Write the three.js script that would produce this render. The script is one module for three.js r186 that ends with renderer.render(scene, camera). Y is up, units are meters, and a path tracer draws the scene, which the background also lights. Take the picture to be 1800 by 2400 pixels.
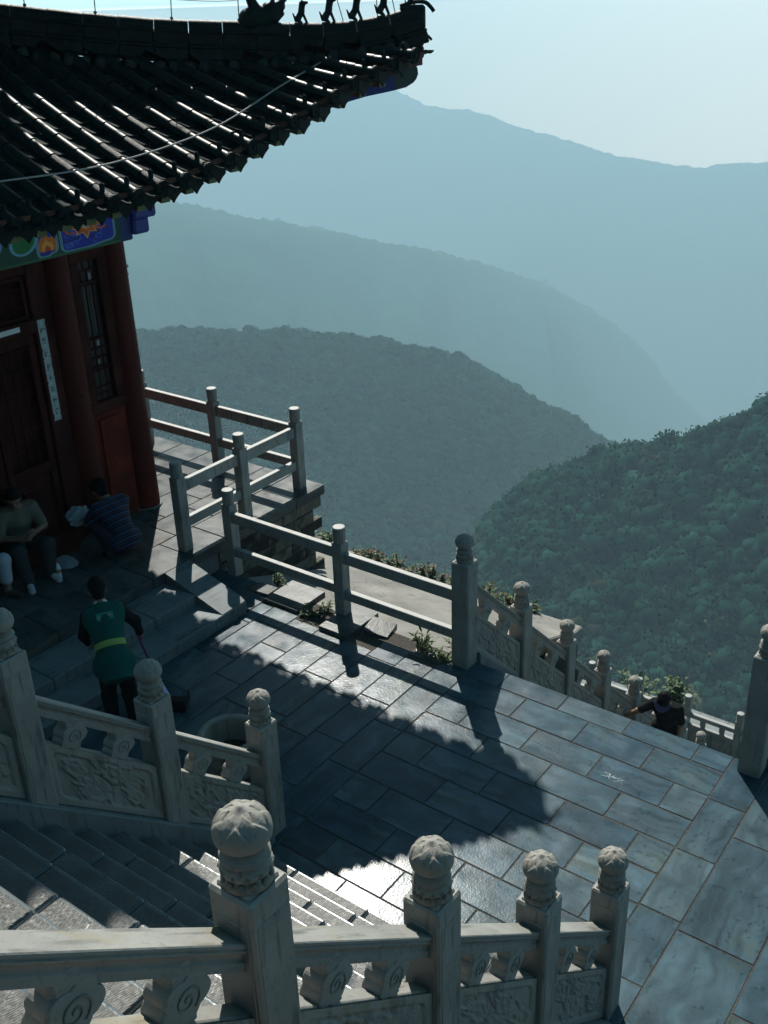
import * as THREE from 'three';
import { mergeGeometries, mergeVertices } from 'three/addons/utils/BufferGeometryUtils.js';
import { MarchingCubes } from 'three/addons/objects/MarchingCubes.js';

// ------------------------------------------------------------------ camera, sky, sun, exposure, air
const scene = new THREE.Scene();
const camera = new THREE.PerspectiveCamera(52.18, 0.75, 0.1, 20000);
camera.position.set(0, 6.6, 0);
camera.rotation.order = 'YXZ';
camera.rotation.set(-0.45364, 0.647507, -0.034054);
const renderer = new THREE.WebGLRenderer({ antialias: true });
renderer.toneMapping = THREE.LinearToneMapping;
renderer.toneMappingExposure = 2.4;
renderer.shadowMap.enabled = true;
const SUN = new THREE.Vector3(-0.7, 1, -0.75).normalize();
const sun = new THREE.DirectionalLight(new THREE.Color(1.0, 0.965, 0.89), 3.4);
sun.position.copy(SUN).multiplyScalar(60).add(new THREE.Vector3(-5, 2, -6));
sun.target.position.set(-5, 2, -6);
sun.shadow.radius = 1;
sun.shadow.mapSize.set(4096, 4096);
Object.assign(sun.shadow.camera, { left: -18, right: 18, top: 18, bottom: -18, near: 1, far: 140 });
scene.add(sun, sun.target);
{ // hazy summer sky: pale bright air low down, deeper blue-green overhead, a broad brightening towards the sun
  const W = 256, H = 1024, d = new Float32Array(W * H * 4), v = new THREE.Vector3();
  const zen = [0.018, 0.08, 0.126], hor = [0.12, 0.08, 0.03], mid = [0.16, 0.29, 0.355], low = [2.5, 1.9, 1.5];
  for (let j = 0; j < H; j++) for (let i = 0; i < W; i++) {
    const e = ((j + 0.5) / H - 0.5) * Math.PI, a = ((i + 0.5) / W - 0.5) * 2 * Math.PI;
    v.set(Math.cos(a) * Math.cos(e), Math.sin(e), Math.sin(a) * Math.cos(e));
    const c = v.dot(SUN), ang = Math.acos(Math.min(1, c)) * 57.3, k = (j * W + i) * 4;
    const up = Math.max(0, e * 57.3), to = (v.x * SUN.x + v.z * SUN.z) / 0.7, near = Math.exp(-up / 8) * (0.55 + 0.45 * to), far = Math.exp(-up / 20) * (0.58 + 0.42 * to), g = 0.22 * Math.exp(-ang / 16);
    for (let q = 0; q < 3; q++) d[k + q] = e < 0 ? low[q] : zen[q] + hor[q] * near + mid[q] * far + g * [1, 1, 0.96][q];
    d[k + 3] = 1;
  }
  const t = new THREE.DataTexture(d, W, H, THREE.RGBAFormat, THREE.FloatType);
  t.mapping = THREE.EquirectangularReflectionMapping; t.magFilter = t.minFilter = THREE.LinearFilter; t.needsUpdate = true;
  scene.background = t; scene.environment = t;
}
scene.fog = new THREE.FogExp2(new THREE.Color(0.58, 0.88, 1.0), 0.0003);

// ------------------------------------------------------------------ random numbers and noise
function rng(seed) { let a = seed >>> 0; return () => { a = (a + 0x6d2b79f5) >>> 0; let t = Math.imul(a ^ (a >>> 15), 1 | a); t = (t + Math.imul(t ^ (t >>> 7), 61 | t)) ^ t; return ((t ^ (t >>> 14)) >>> 0) / 4294967296; }; }
const hash = (x, y, s = 0) => { let h = Math.imul(x | 0, 374761393) + Math.imul(y | 0, 668265263) + Math.imul(s | 0, 974634777); h = Math.imul(h ^ (h >>> 13), 1274126177); return ((h ^ (h >>> 16)) >>> 0) / 4294967296; };
const sm = (t) => t * t * (3 - 2 * t), clamp = (x, a = 0, b = 1) => Math.min(b, Math.max(a, x)), lerp = (a, b, t) => a + (b - a) * t;
const sstep = (a, b, x) => sm(clamp((x - a) / (b - a)));
function vnoise(x, y, p = 0, s = 0) { // value noise, tiling with period p when given
  const x0 = Math.floor(x), y0 = Math.floor(y), fx = sm(x - x0), fy = sm(y - y0), w = (k) => (p ? ((k % p) + p) % p : k);
  return lerp(lerp(hash(w(x0), w(y0), s), hash(w(x0 + 1), w(y0), s), fx), lerp(hash(w(x0), w(y0 + 1), s), hash(w(x0 + 1), w(y0 + 1), s), fx), fy);
}
function fbm(x, y, p = 0, s = 0, o = 5) { let a = 0.5, t = 0, n = 0; for (let i = 0; i < o; i++) { t += a * vnoise(x, y, p, s + i * 17); n += a; a *= 0.5; x *= 2; y *= 2; p *= 2; } return t / n; }
const interp = (x, t) => { if (x <= t[0][0]) return t[0][1]; for (let i = 1; i < t.length; i++) if (x <= t[i][0]) return lerp(t[i - 1][1], t[i][1], (x - t[i - 1][0]) / (t[i][0] - t[i - 1][0])); return t[t.length - 1][1]; };

// ------------------------------------------------------------------ textures and materials
function tex(n, fn, srgb, metres = 1) { // fn(u, v) -> grey or [r, g, b] in 0..1
  const d = new Uint8Array(n * n * 4);
  for (let j = 0; j < n; j++) for (let i = 0; i < n; i++) {
    const c = fn(i / n, j / n), k = (j * n + i) * 4;
    if (typeof c === 'number') d[k] = d[k + 1] = d[k + 2] = clamp(c) * 255; else { d[k] = clamp(c[0]) * 255; d[k + 1] = clamp(c[1]) * 255; d[k + 2] = clamp(c[2]) * 255; }
    d[k + 3] = 255;
  }
  const t = new THREE.DataTexture(d, n, n, THREE.RGBAFormat);
  t.wrapS = t.wrapT = THREE.RepeatWrapping; t.magFilter = THREE.LinearFilter; t.minFilter = THREE.LinearMipmapLinearFilter; t.generateMipmaps = true;
  if (srgb) t.colorSpace = THREE.SRGBColorSpace;
  t.repeat.set(1 / metres, 1 / metres); t.needsUpdate = true;
  return t;
}
function canvasTex(w, h, draw) {
  const c = document.createElement('canvas'); c.width = w; c.height = h; draw(c.getContext('2d'), w, h);
  const t = new THREE.CanvasTexture(c); t.colorSpace = THREE.SRGBColorSpace; t.needsUpdate = true; return t;
}
const rgb = (r, g, b) => new THREE.Color().setRGB(r, g, b);
const std = (color, o = {}) => new THREE.MeshStandardMaterial({ color: Array.isArray(color) ? rgb(...color) : color, roughness: 0.8, metalness: 0, ...o });

// grey-blue paving marble: banded veins, blotches, mineral freckles
const slabMap = tex(1024, (u, v) => {
  const w = fbm(u * 4, v * 4, 4, 3), band = fbm(u * 3 + w * 2, v * 26 + w * 5, 0, 5, 4), blot = fbm(u * 6, v * 6, 6, 11), fine = hash(u * 1024, v * 1024, 9);
  const edge = Math.abs((((u + 0.5) % 1) - 0.5)) * 2; // keeps the band noise continuous where the tile repeats
  const b2 = lerp(blot, band, sstep(0.0, 0.12, edge) * sstep(0, 0.12, Math.abs((((v + 0.5) % 1) - 0.5)) * 2));
  let k = 0.66 + (b2 - 0.5) * 0.3 + (blot - 0.5) * 0.22 + (fine - 0.5) * 0.1;
  if (fbm(u * 40, v * 40, 40, 21, 3) > 0.76) k -= 0.1;
  const warm = sstep(0.6, 0.85, fbm(u * 5, v * 5, 5, 41)) * 0.7;
  return [k * (1 + warm * 0.12), k * (1 + warm * 0.03), k * (1 - warm * 0.1)];
}, true, 1.7);
const slabRough = tex(512, (u, v) => 0.36 + (fbm(u * 7, v * 7, 7, 61) - 0.5) * 0.26 + (hash(u * 512, v * 512, 5) - 0.5) * 0.1, false, 1.3);
const slabBump = tex(512, (u, v) => 0.5 + (fbm(u * 12, v * 12, 12, 71) - 0.5) * 0.7 + (fbm(u * 90, v * 90, 90, 73, 2) - 0.5) * 0.5, false, 1.1);
// weathered white marble: grey runs, ochre rust, freckles
const marbleMap = tex(1024, (u, v) => {
  const c = fbm(u * 5, v * 5, 5, 81), run = fbm(u * 24, v * 4, 0, 83, 4), wrap = sstep(0, 0.1, Math.min(u, 1 - u, v, 1 - v) * 2), fine = hash(u * 1024, v * 1024, 13);
  let k = 0.86 + (c - 0.5) * 0.22 + (fine - 0.5) * 0.07;
  k -= sstep(0.55, 0.85, lerp(0.4, run, wrap)) * 0.24;
  const rust = sstep(0.6, 0.8, fbm(u * 7, v * 7, 7, 87)) * 0.8, grit = sstep(0.72, 0.82, fbm(u * 60, v * 60, 60, 89, 2)) * 0.5;
  k -= grit * 0.16;
  return [k, k * (1 - rust * 0.06), k * (1 - rust * 0.17)];
}, true, 0.9);
const marbleBump = tex(512, (u, v) => 0.5 + (fbm(u * 30, v * 30, 30, 91, 4) - 0.5) * 1.1, false, 0.5);
// point-chiselled stair treads: short slanting tool marks
const chiselBump = tex(512, (u, v) => { const q = fbm(u * 20, v * 20, 20, 95, 2) * 1.4, s = Math.sin((u * 64 + v * 18 + q) * 2 * Math.PI) * 0.5 + 0.5; return clamp(s * 0.6 + vnoise(u * 90, v * 40, 0, 97) * 0.5); }, false, 0.8);
const chiselMap = tex(512, (u, v) => { const k = 0.66 + (fbm(u * 6, v * 6, 6, 99) - 0.5) * 0.3 + (vnoise(u * 128, v * 128, 128, 98) - 0.5) * 0.22; return [k * 1.03, k, k * 0.96]; }, true, 0.8);
const concreteMap = tex(1024, (u, v) => {
  const a = fbm(u * 5, v * 5, 5, 101), m = fbm(u * 9, v * 9, 9, 103), cr = Math.abs(fbm(u * 6, v * 6, 6, 107, 4) - 0.5), g = hash(u * 1024, v * 1024, 7);
  let k = 0.74 + (a - 0.5) * 0.3 + (m - 0.5) * 0.16 + (g - 0.5) * 0.12;
  if (cr < 0.006 && fbm(u * 3, v * 3, 3, 109) > 0.5) k -= 0.28;
  return [k * 1.0, k * 0.985, k * 0.95];
}, true, 2.2);
const grainBump = tex(256, (u, v) => fbm(u * 40, v * 40, 40, 111, 3), false, 0.6);
const redMap = tex(1024, (u, v) => { // red lacquer with chips down to a pale ground
  const a = fbm(u * 8, v * 8, 8, 121), chip = fbm(u * 14, v * 14, 14, 123), st = fbm(u * 30, v * 3, 0, 125, 3), k = 0.8 + (a - 0.5) * 0.45 + (st - 0.5) * 0.15;
  if (chip > 0.735) return [0.62, 0.62, 0.58];
  return [k, k * (0.9 + 0.2 * a), k * (0.9 + 0.2 * a)];
}, true, 1.6);
const stainMap = tex(512, (u, v) => { const a = fbm(u * 4, v * 4, 4, 131), d = fbm(u * 10, v * 10, 10, 133), k = 0.8 + (d - 0.5) * 0.5 - sstep(0.5, 0.72, a) * 0.55; return [k, k * 0.97, k * 0.9]; }, true, 1.5);
const glazeMap = tex(256, (u, v) => { const k = 0.75 + (fbm(u * 6, v * 6, 6, 141) - 0.5) * 0.7; return [k, k, k]; }, true, 0.5);

const M = {
  slab: [[0.086, 0.152, 0.19], [0.102, 0.172, 0.208], [0.073, 0.134, 0.174], [0.108, 0.17, 0.198], [0.084, 0.141, 0.172]].map((c, i) => new THREE.MeshPhysicalMaterial({ color: rgb(...c), map: slabMap, roughness: 0.62, specularIntensity: 0.24, roughnessMap: slabRough, bumpMap: slabBump, bumpScale: 0.0009 + i * 0.0001 })),
  terraceSlab: [[0.135, 0.15, 0.15], [0.146, 0.16, 0.157], [0.126, 0.143, 0.145]].map((c) => new THREE.MeshPhysicalMaterial({ color: rgb(...c), map: slabMap, roughness: 0.9, specularIntensity: 0.2, roughnessMap: slabRough, bumpMap: slabBump, bumpScale: 0.0015 })),
  bed: std([0.075, 0.066, 0.056], { map: concreteMap, roughness: 1, bumpMap: grainBump, bumpScale: 0.01 }),
  stone: std([0.135, 0.165, 0.172], { map: marbleMap, roughness: 0.72, bumpMap: marbleBump, bumpScale: 0.002 }),
  marble: std([0.24, 0.238, 0.215], { map: marbleMap, roughness: 0.62, bumpMap: marbleBump, bumpScale: 0.0016 }),
  marbleOld: std([0.235, 0.222, 0.19], { map: marbleMap, roughness: 0.7, bumpMap: marbleBump, bumpScale: 0.003 }),
  plainPost: std([0.25, 0.255, 0.24], { map: marbleMap, roughness: 0.6, bumpMap: marbleBump, bumpScale: 0.0012 }),
  chisel: std([0.155, 0.168, 0.168], { map: chiselMap, roughness: 0.42, bumpMap: chiselBump, bumpScale: 0.004 }),
  border: new THREE.MeshPhysicalMaterial({ color: rgb(0.125, 0.148, 0.155), map: marbleMap, roughness: 0.25, specularIntensity: 0.4, bumpMap: marbleBump, bumpScale: 0.001 }),
  concrete: std([0.29, 0.285, 0.275], { map: concreteMap, roughness: 0.95, bumpMap: grainBump, bumpScale: 0.006 }),
  wallStone: std([0.15, 0.15, 0.135], { map: stainMap, roughness: 0.95, bumpMap: grainBump, bumpScale: 0.02 }),
  red: new THREE.MeshPhysicalMaterial({ color: rgb(0.1, 0.014, 0.008), map: redMap, roughness: 0.6, specularIntensity: 0.25 }),
  redPanel: new THREE.MeshPhysicalMaterial({ color: rgb(0.14, 0.018, 0.007), map: redMap, roughness: 0.65, specularIntensity: 0.25 }),
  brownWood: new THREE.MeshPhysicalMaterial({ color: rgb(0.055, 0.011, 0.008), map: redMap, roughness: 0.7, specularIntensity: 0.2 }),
  soffit: std([0.16, 0.05, 0.03], { map: redMap, roughness: 0.8 }),
  rafterEnd: std([0.1, 0.14, 0.06], { roughness: 0.7 }),
  glaze: new THREE.MeshPhysicalMaterial({ color: rgb(0.005, 0.022, 0.019), map: glazeMap, roughness: 0.42, specularIntensity: 0.2 }),
  glazeOld: new THREE.MeshPhysicalMaterial({ color: rgb(0.004, 0.017, 0.016), map: glazeMap, roughness: 0.5, specularIntensity: 0.22, bumpMap: grainBump, bumpScale: 0.004 }),
  pan: new THREE.MeshPhysicalMaterial({ color: rgb(0.004, 0.016, 0.015), map: glazeMap, roughness: 0.8, specularIntensity: 0.15 }),
  mortar: std([0.008, 0.016, 0.016], { roughness: 0.95 }),
  blue: std([0.012, 0.025, 0.2], { roughness: 0.6 }),
  darkPaint: std([0.03, 0.05, 0.05], { roughness: 0.6 }),
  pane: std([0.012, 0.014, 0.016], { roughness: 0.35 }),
  iron: std([0.03, 0.03, 0.03], { roughness: 0.6, metalness: 0.4 }),
  cable: std([0.25, 0.24, 0.22], { roughness: 0.7 }),
  skin: std([0.15, 0.08, 0.052], { roughness: 0.6 }),
  hair: new THREE.MeshPhysicalMaterial({ color: rgb(0.004, 0.0035, 0.0035), roughness: 0.7, specularIntensity: 0.12 }),
  soil: std([0.075, 0.055, 0.04], { map: concreteMap, roughness: 1, bumpMap: grainBump, bumpScale: 0.03 }),
  leaf: [[0.035, 0.07, 0.016], [0.055, 0.095, 0.02], [0.022, 0.048, 0.014], [0.085, 0.105, 0.025]].map((c) => new THREE.MeshPhysicalMaterial({ color: rgb(...c), roughness: 0.75, side: THREE.DoubleSide })),
  redLeaf: new THREE.MeshPhysicalMaterial({ color: rgb(0.12, 0.035, 0.03), roughness: 0.75, side: THREE.DoubleSide }),
};

// ------------------------------------------------------------------ geometry helpers
const V = (x, y, z) => new THREE.Vector3(x, y, z);
function clean(g) { g = g.index ? g.toNonIndexed() : g; for (const k of Object.keys(g.attributes)) if (!['position', 'normal', 'uv'].includes(k)) g.deleteAttribute(k); if (!g.attributes.normal) g.computeVertexNormals(); if (!g.attributes.uv) uvm(g); g.morphAttributes = {}; return g; }
function uvm(g, ox = 0, oy = 0, swap = false) { // uv in metres from the face that each triangle looks towards
  if (g.index) g = g.toNonIndexed();
  const p = g.attributes.position.array, n = p.length / 9, uv = new Float32Array(n * 6), a = new THREE.Vector3(), b = new THREE.Vector3(), c = new THREE.Vector3();
  for (let i = 0; i < n; i++) {
    a.fromArray(p, i * 9); b.fromArray(p, i * 9 + 3).sub(a); c.fromArray(p, i * 9 + 6).sub(a); b.cross(c);
    const x = Math.abs(b.x), y = Math.abs(b.y), z = Math.abs(b.z);
    for (let k = 0; k < 3; k++) {
      const P = [p[i * 9 + k * 3], p[i * 9 + k * 3 + 1], p[i * 9 + k * 3 + 2]];
      let u, v; if (y >= x && y >= z) [u, v] = swap ? [P[2], P[0]] : [P[0], P[2]]; else if (x >= z) [u, v] = [P[2], P[1]]; else [u, v] = [P[0], P[1]];
      uv[i * 6 + k * 2] = u + ox; uv[i * 6 + k * 2 + 1] = v + oy;
    }
  }
  g.setAttribute('uv', new THREE.BufferAttribute(uv, 2)); return g;
}
const merge = (list) => mergeGeometries(list.map(clean), false);
function fromTris(tris) { const g = new THREE.BufferGeometry(); g.setAttribute('position', new THREE.Float32BufferAttribute(tris.flat(2), 3)); g.computeVertexNormals(); return g; }
function box(x0, x1, y0, y1, z0, z1, c = 0.006, ox = 0, oy = 0, swap = false) { // chamfered block
  const L = [[x0, x1], [y0, y1], [z0, z1]], mid = L.map(([a, b]) => (a + b) / 2);
  c = Math.min(c, ...L.map(([a, b]) => (b - a) * 0.45));
  const P = (s, ax) => L.map(([a, b], k) => (s[k] > 0 ? b - (k === ax ? 0 : c) : a + (k === ax ? 0 : c))), t = [];
  const put = (...q) => { for (let i = 2; i < q.length; i++) { let [A, B, C] = [q[0], q[i - 1], q[i]]; const u = B.map((v, k) => v - A[k]), w = C.map((v, k) => v - A[k]), n = [u[1] * w[2] - u[2] * w[1], u[2] * w[0] - u[0] * w[2], u[0] * w[1] - u[1] * w[0]]; if (n[0] * (A[0] - mid[0]) + n[1] * (A[1] - mid[1]) + n[2] * (A[2] - mid[2]) < 0) [B, C] = [C, B]; t.push([A, B, C]); } };
  for (let ax = 0; ax < 3; ax++) for (const s of [-1, 1]) {
    const o = [0, 1, 2].filter((k) => k !== ax), S = (a, b) => { const q = [0, 0, 0]; q[ax] = s; q[o[0]] = a; q[o[1]] = b; return q; };
    put(P(S(-1, -1), ax), P(S(1, -1), ax), P(S(1, 1), ax), P(S(-1, 1), ax));
  }
  for (let ax = 0; ax < 3; ax++) { const [a, b] = [0, 1, 2].filter((k) => k !== ax); for (const s of [-1, 1]) for (const r of [-1, 1]) { const q = (m) => { const z = [0, 0, 0]; z[ax] = m; z[a] = s; z[b] = r; return z; }; put(P(q(-1), a), P(q(1), a), P(q(1), b), P(q(-1), b)); } }
  for (const i of [-1, 1]) for (const j of [-1, 1]) for (const k of [-1, 1]) put(P([i, j, k], 0), P([i, j, k], 1), P([i, j, k], 2));
  return uvm(fromTris(t), ox, oy, swap);
}
function tube(pts, r, n = 6, seg = 0) { const g = new THREE.TubeGeometry(new THREE.CatmullRomCurve3(pts.map((p) => (p.isVector3 ? p : V(...p)))), seg || Math.max(2, pts.length * 4), r, n); return clean(g); }
function rod(a, b, ra, rb = ra, n = 8) { const A = V(...a), B = V(...b), d = B.clone().sub(A), g = new THREE.CylinderGeometry(rb, ra, d.length(), n, 1); g.translate(0, d.length() / 2, 0); g.applyQuaternion(new THREE.Quaternion().setFromUnitVectors(V(0, 1, 0), d.normalize())); g.translate(...a); return clean(g); }
function lathe(prof, n = 24) { return clean(new THREE.LatheGeometry(prof.map(([r, y]) => new THREE.Vector2(r, y)), n)); }
function shear(g, slope, z0 = 0) { const p = g.attributes.position; for (let i = 0; i < p.count; i++) p.setY(i, p.getY(i) + slope * (p.getZ(i) - z0)); g.computeVertexNormals(); return g; }
function smooth(g, tol = 1e-4) { g = clean(g).clone(); g.deleteAttribute('normal'); const uv = g.attributes.uv; g.deleteAttribute('uv'); g = mergeVertices(g, tol); g.computeVertexNormals(); g = g.toNonIndexed(); g.setAttribute('uv', uv.count === g.attributes.position.count ? uv : uvm(g).attributes.uv); return g; }

// ------------------------------------------------------------------ objects
const taken = {};
function numbered(name) { const k = taken[name] = (taken[name] ?? -1) + 1; return k ? name + '_' + String(k).padStart(3, '0') : name; }
function tag(o, label, category, group) { o.userData.label = label; if (category) o.userData.category = category; if (group) o.userData.group = group; return o; }
function thing(name, label, category, pos = [0, 0, 0], turn = 0, group) { const o = new THREE.Group(); o.name = numbered(name); o.position.set(...pos); o.rotation.y = turn; scene.add(o); return tag(o, label, category, group); }
function part(parent, name, geo, mat, pos) { const m = new THREE.Mesh(geo, mat); m.name = name; if (pos) m.position.set(...pos); parent.add(m); return m; }
function holder(parent, name) { const o = new THREE.Group(); o.name = name; parent.add(o); return o; }
function setting(name, geo, mat) { const o = geo ? new THREE.Mesh(geo, mat) : new THREE.Group(); o.name = name; o.userData.kind = 'structure'; scene.add(o); return o; }
function blob(bones, cell = 0.012, k = 0.03, cut = null) { // one smooth surface round tapered capsules [ax,ay,az, bx,by,bz, ra, rb]; cut(x,y,z) > 0 is cut away
  const lo = [1e9, 1e9, 1e9], hi = [-1e9, -1e9, -1e9];
  for (const b of bones) for (const o of [0, 3]) for (let i = 0; i < 3; i++) { const r = Math.max(b[6], b[7]) + k; lo[i] = Math.min(lo[i], b[o + i] - r); hi[i] = Math.max(hi[i], b[o + i] + r); }
  const span = Math.max(hi[0] - lo[0], hi[1] - lo[1], hi[2] - lo[2]) + cell * 6, n = Math.ceil(span / cell), half = n / 2, c = [0, 1, 2].map((i) => (lo[i] + hi[i]) / 2);
  const mc = new MarchingCubes(n, new THREE.MeshStandardMaterial(), false, false, 90000); mc.isolation = 0;
  for (let z = 0; z < n; z++) for (let y = 0; y < n; y++) for (let x = 0; x < n; x++) {
    const px = c[0] + (x - half) * cell, py = c[1] + (y - half) * cell, pz = c[2] + (z - half) * cell;
    let d = 9;
    if (px > lo[0] - cell && px < hi[0] + cell && py > lo[1] - cell && py < hi[1] + cell && pz > lo[2] - cell && pz < hi[2] + cell) {
      for (const b of bones) {
        const ex = b[3] - b[0], ey = b[4] - b[1], ez = b[5] - b[2], l = ex * ex + ey * ey + ez * ez, t = l ? clamp(((px - b[0]) * ex + (py - b[1]) * ey + (pz - b[2]) * ez) / l) : 0;
        const e = Math.hypot(px - b[0] - ex * t, py - b[1] - ey * t, pz - b[2] - ez * t) - lerp(b[6], b[7], t), h = clamp(0.5 + (0.5 * (e - d)) / k);
        d = lerp(e, d, h) - k * h * (1 - h);
      }
      if (cut) d = Math.max(d, cut(px, py, pz));
    }
    mc.field[n * n * z + n * y + x] = -d;
  }
  mc.update();
  const g = new THREE.BufferGeometry(), p = mc.positionArray.slice(0, mc.count * 3);
  for (let i = 0; i < p.length; i++) p[i] = p[i] * half * cell + c[i % 3];
  g.setAttribute('position', new THREE.BufferAttribute(new Float32Array(p), 3));
  let m = mergeVertices(g, cell * 0.02); m.computeVertexNormals();
  return uvm(m.toNonIndexed());
}
// ------------------------------------------------------------------ mountains: one terrain sheet in rings about the summit
const crest = { // bearing in degrees -> rise per metre as seen from the summit
  a: [[-60, -0.86], [-40, -0.78], [-36, -0.72], [-34.4, -0.67], [-32.3, -0.576], [-31.4, -0.53], [-30.6, -0.496], [-29, -0.463], [-26.85, -0.4357], [-24.2, -0.4206], [-22.2, -0.408], [-20.2, -0.3956], [-17.75, -0.3844], [-16.85, -0.371], [-15.6, -0.35], [-13.5, -0.317], [-9.6, -0.284], [40, -0.25]],
  b: [[-80, -0.3], [-62, -0.284], [-55.2, -0.2847], [-50, -0.277], [-47, -0.275], [-43.7, -0.2816], [-40.1, -0.29], [-36.2, -0.2998], [-34.9, -0.3075], [-32.3, -0.32], [-29.7, -0.344], [-27, -0.37], [-24.6, -0.3957], [-21.6, -0.425], [-16, -0.476], [20, -0.5]],
  c: [[-80, -0.08], [-60, -0.101], [-53.8, -0.132], [-49.3, -0.154], [-46.5, -0.1606], [-43.2, -0.1764], [-37.3, -0.198], [-33.3, -0.2128], [-30.3, -0.2288], [-27.3, -0.2487], [-24.2, -0.279], [-22.1, -0.3096], [-20.7, -0.341], [-18.3, -0.38], [-14, -0.435], [20, -0.46]],
  d: [[-80, -0.02], [-60.8, -0.0157], [-46, -0.0147], [-38.2, -0.045], [-35.4, -0.0711], [-34.1, -0.0833], [-32.4, -0.0853], [-31.2, -0.0904], [-29.5, -0.1019], [-27.6, -0.1111], [-24.5, -0.1273], [-21.7, -0.1352], [-20.6, -0.1378], [-19.3, -0.1349], [-17.1, -0.1326], [-12, -0.1272], [20, -0.12]],
};
function groundHeight(az, r) {
  const R2 = interp(az, [[-50, 2600], [-34, 3000], [-24, 4000], [-14, 4800]]), R1 = 7400, A = interp(az, crest.a), B = interp(az, crest.b), C = interp(az, crest.c), D = interp(az, crest.d);
  const prof = [[0, -14], [14, -15], [40, -40], [120, -98], [200, -156], [262, -0.735 * 262], [385, A * 385], [470, Math.min(A - 0.06, -0.4) * 470], [580, Math.min(-0.61, B - 0.2) * 580], [930, B * 930], [1080, (B - 0.03) * 1080], [R2 * 0.6, Math.min(B - 0.07, C - 0.16) * R2 * 0.6], [R2, C * R2], [R2 * 1.16, (C - 0.02) * R2 * 1.16], [R2 * 1.32, Math.min(-0.26, C - 0.06) * R2 * 1.32], [R1 * 0.82, Math.min(-0.22, D - 0.1) * R1 * 0.82], [R1, D * R1], [R1 * 1.08, (D - 0.02) * R1 * 1.08], [9000, -0.19 * 9000]];
  let y = 0;
  for (let i = 1; i < prof.length; i++) if (r <= prof[i][0]) { const t = (r - prof[i - 1][0]) / (prof[i][0] - prof[i - 1][0]); y = lerp(prof[i - 1][1], prof[i][1], lerp(t, sm(t), 0.55)); break; }
  if (r >= 9000) y = -1710;
  const x = r * Math.sin(az / 57.29578), z = -r * Math.cos(az / 57.29578), away = (q, w) => 1 - Math.exp(-(((r - q) / (w * q)) ** 2));
  const ravine = (s, seed) => { const n = fbm(x / s + 31, z / s + 57, 0, seed, 4); return 1 - Math.abs(n - 0.5) * 4; };
  const k = sstep(120, 300, r) * away(385, 0.12) * away(930, 0.16) * away(R2, 0.12) * away(R1, 0.1);
  y += k * Math.min(r, 4200) * 0.045 * (ravine(90 + r * 0.16, 201) - 0.3) + sstep(60, 200, r) * (fbm(x / 24, z / 24, 0, 205, 3) - 0.5) * Math.min(r * 0.034, 11 + r * 0.003);
  return y;
}
{
  const az = [], rr = [];
  for (let a = -180; a < 180;) { az.push(a); a += a >= -68 && a < 0 ? 0.16 : 4; }
  az.push(180);
  for (let r = 14; r < 9000;) { rr.push(r); r *= r < 200 ? 1.09 : r < 1200 ? 1.0105 : r < 2800 ? 1.012 : 1.03; }
  rr.push(9000);
  const n = az.length, m = rr.length, pos = new Float32Array(n * m * 3), col = new Float32Array(n * m * 3), idx = [];
  for (let j = 0; j < m; j++) for (let i = 0; i < n; i++) {
    const a = az[i], r = rr[j], k = (j * n + i) * 3, view = a >= -70 && a <= 2, y0 = view ? groundHeight(a, r) : groundHeight(clamp(a, -70, 2), r);
    const s = Math.sin(a / 57.29578), c = Math.cos(a / 57.29578), x = r * s, z = -r * c;
    const tree = r > 1000 ? (fbm(x / 9, z / 9, 0, 211, 2) - 0.5) * Math.min(9, r * 0.006) : 0;
    pos[k] = x; pos[k + 1] = y0 + tree; pos[k + 2] = z;
    const g = 0.6 + 0.8 * fbm(x / 40, z / 40, 0, 215, 3);
    col[k] = 0.012 * g; col[k + 1] = 0.034 * g; col[k + 2] = 0.026 * g;
    if (i + 1 < n && j + 1 < m) idx.push(j * n + i, j * n + i + 1, (j + 1) * n + i, j * n + i + 1, (j + 1) * n + i + 1, (j + 1) * n + i);
  }
  const g = new THREE.BufferGeometry();
  g.setAttribute('position', new THREE.BufferAttribute(pos, 3)); g.setAttribute('color', new THREE.BufferAttribute(col, 3)); g.setIndex(idx); g.computeVertexNormals();
  setting('hills', g, new THREE.MeshPhysicalMaterial({ vertexColors: true, roughness: 1, specularIntensity: 0, side: THREE.DoubleSide }));
}
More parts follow.
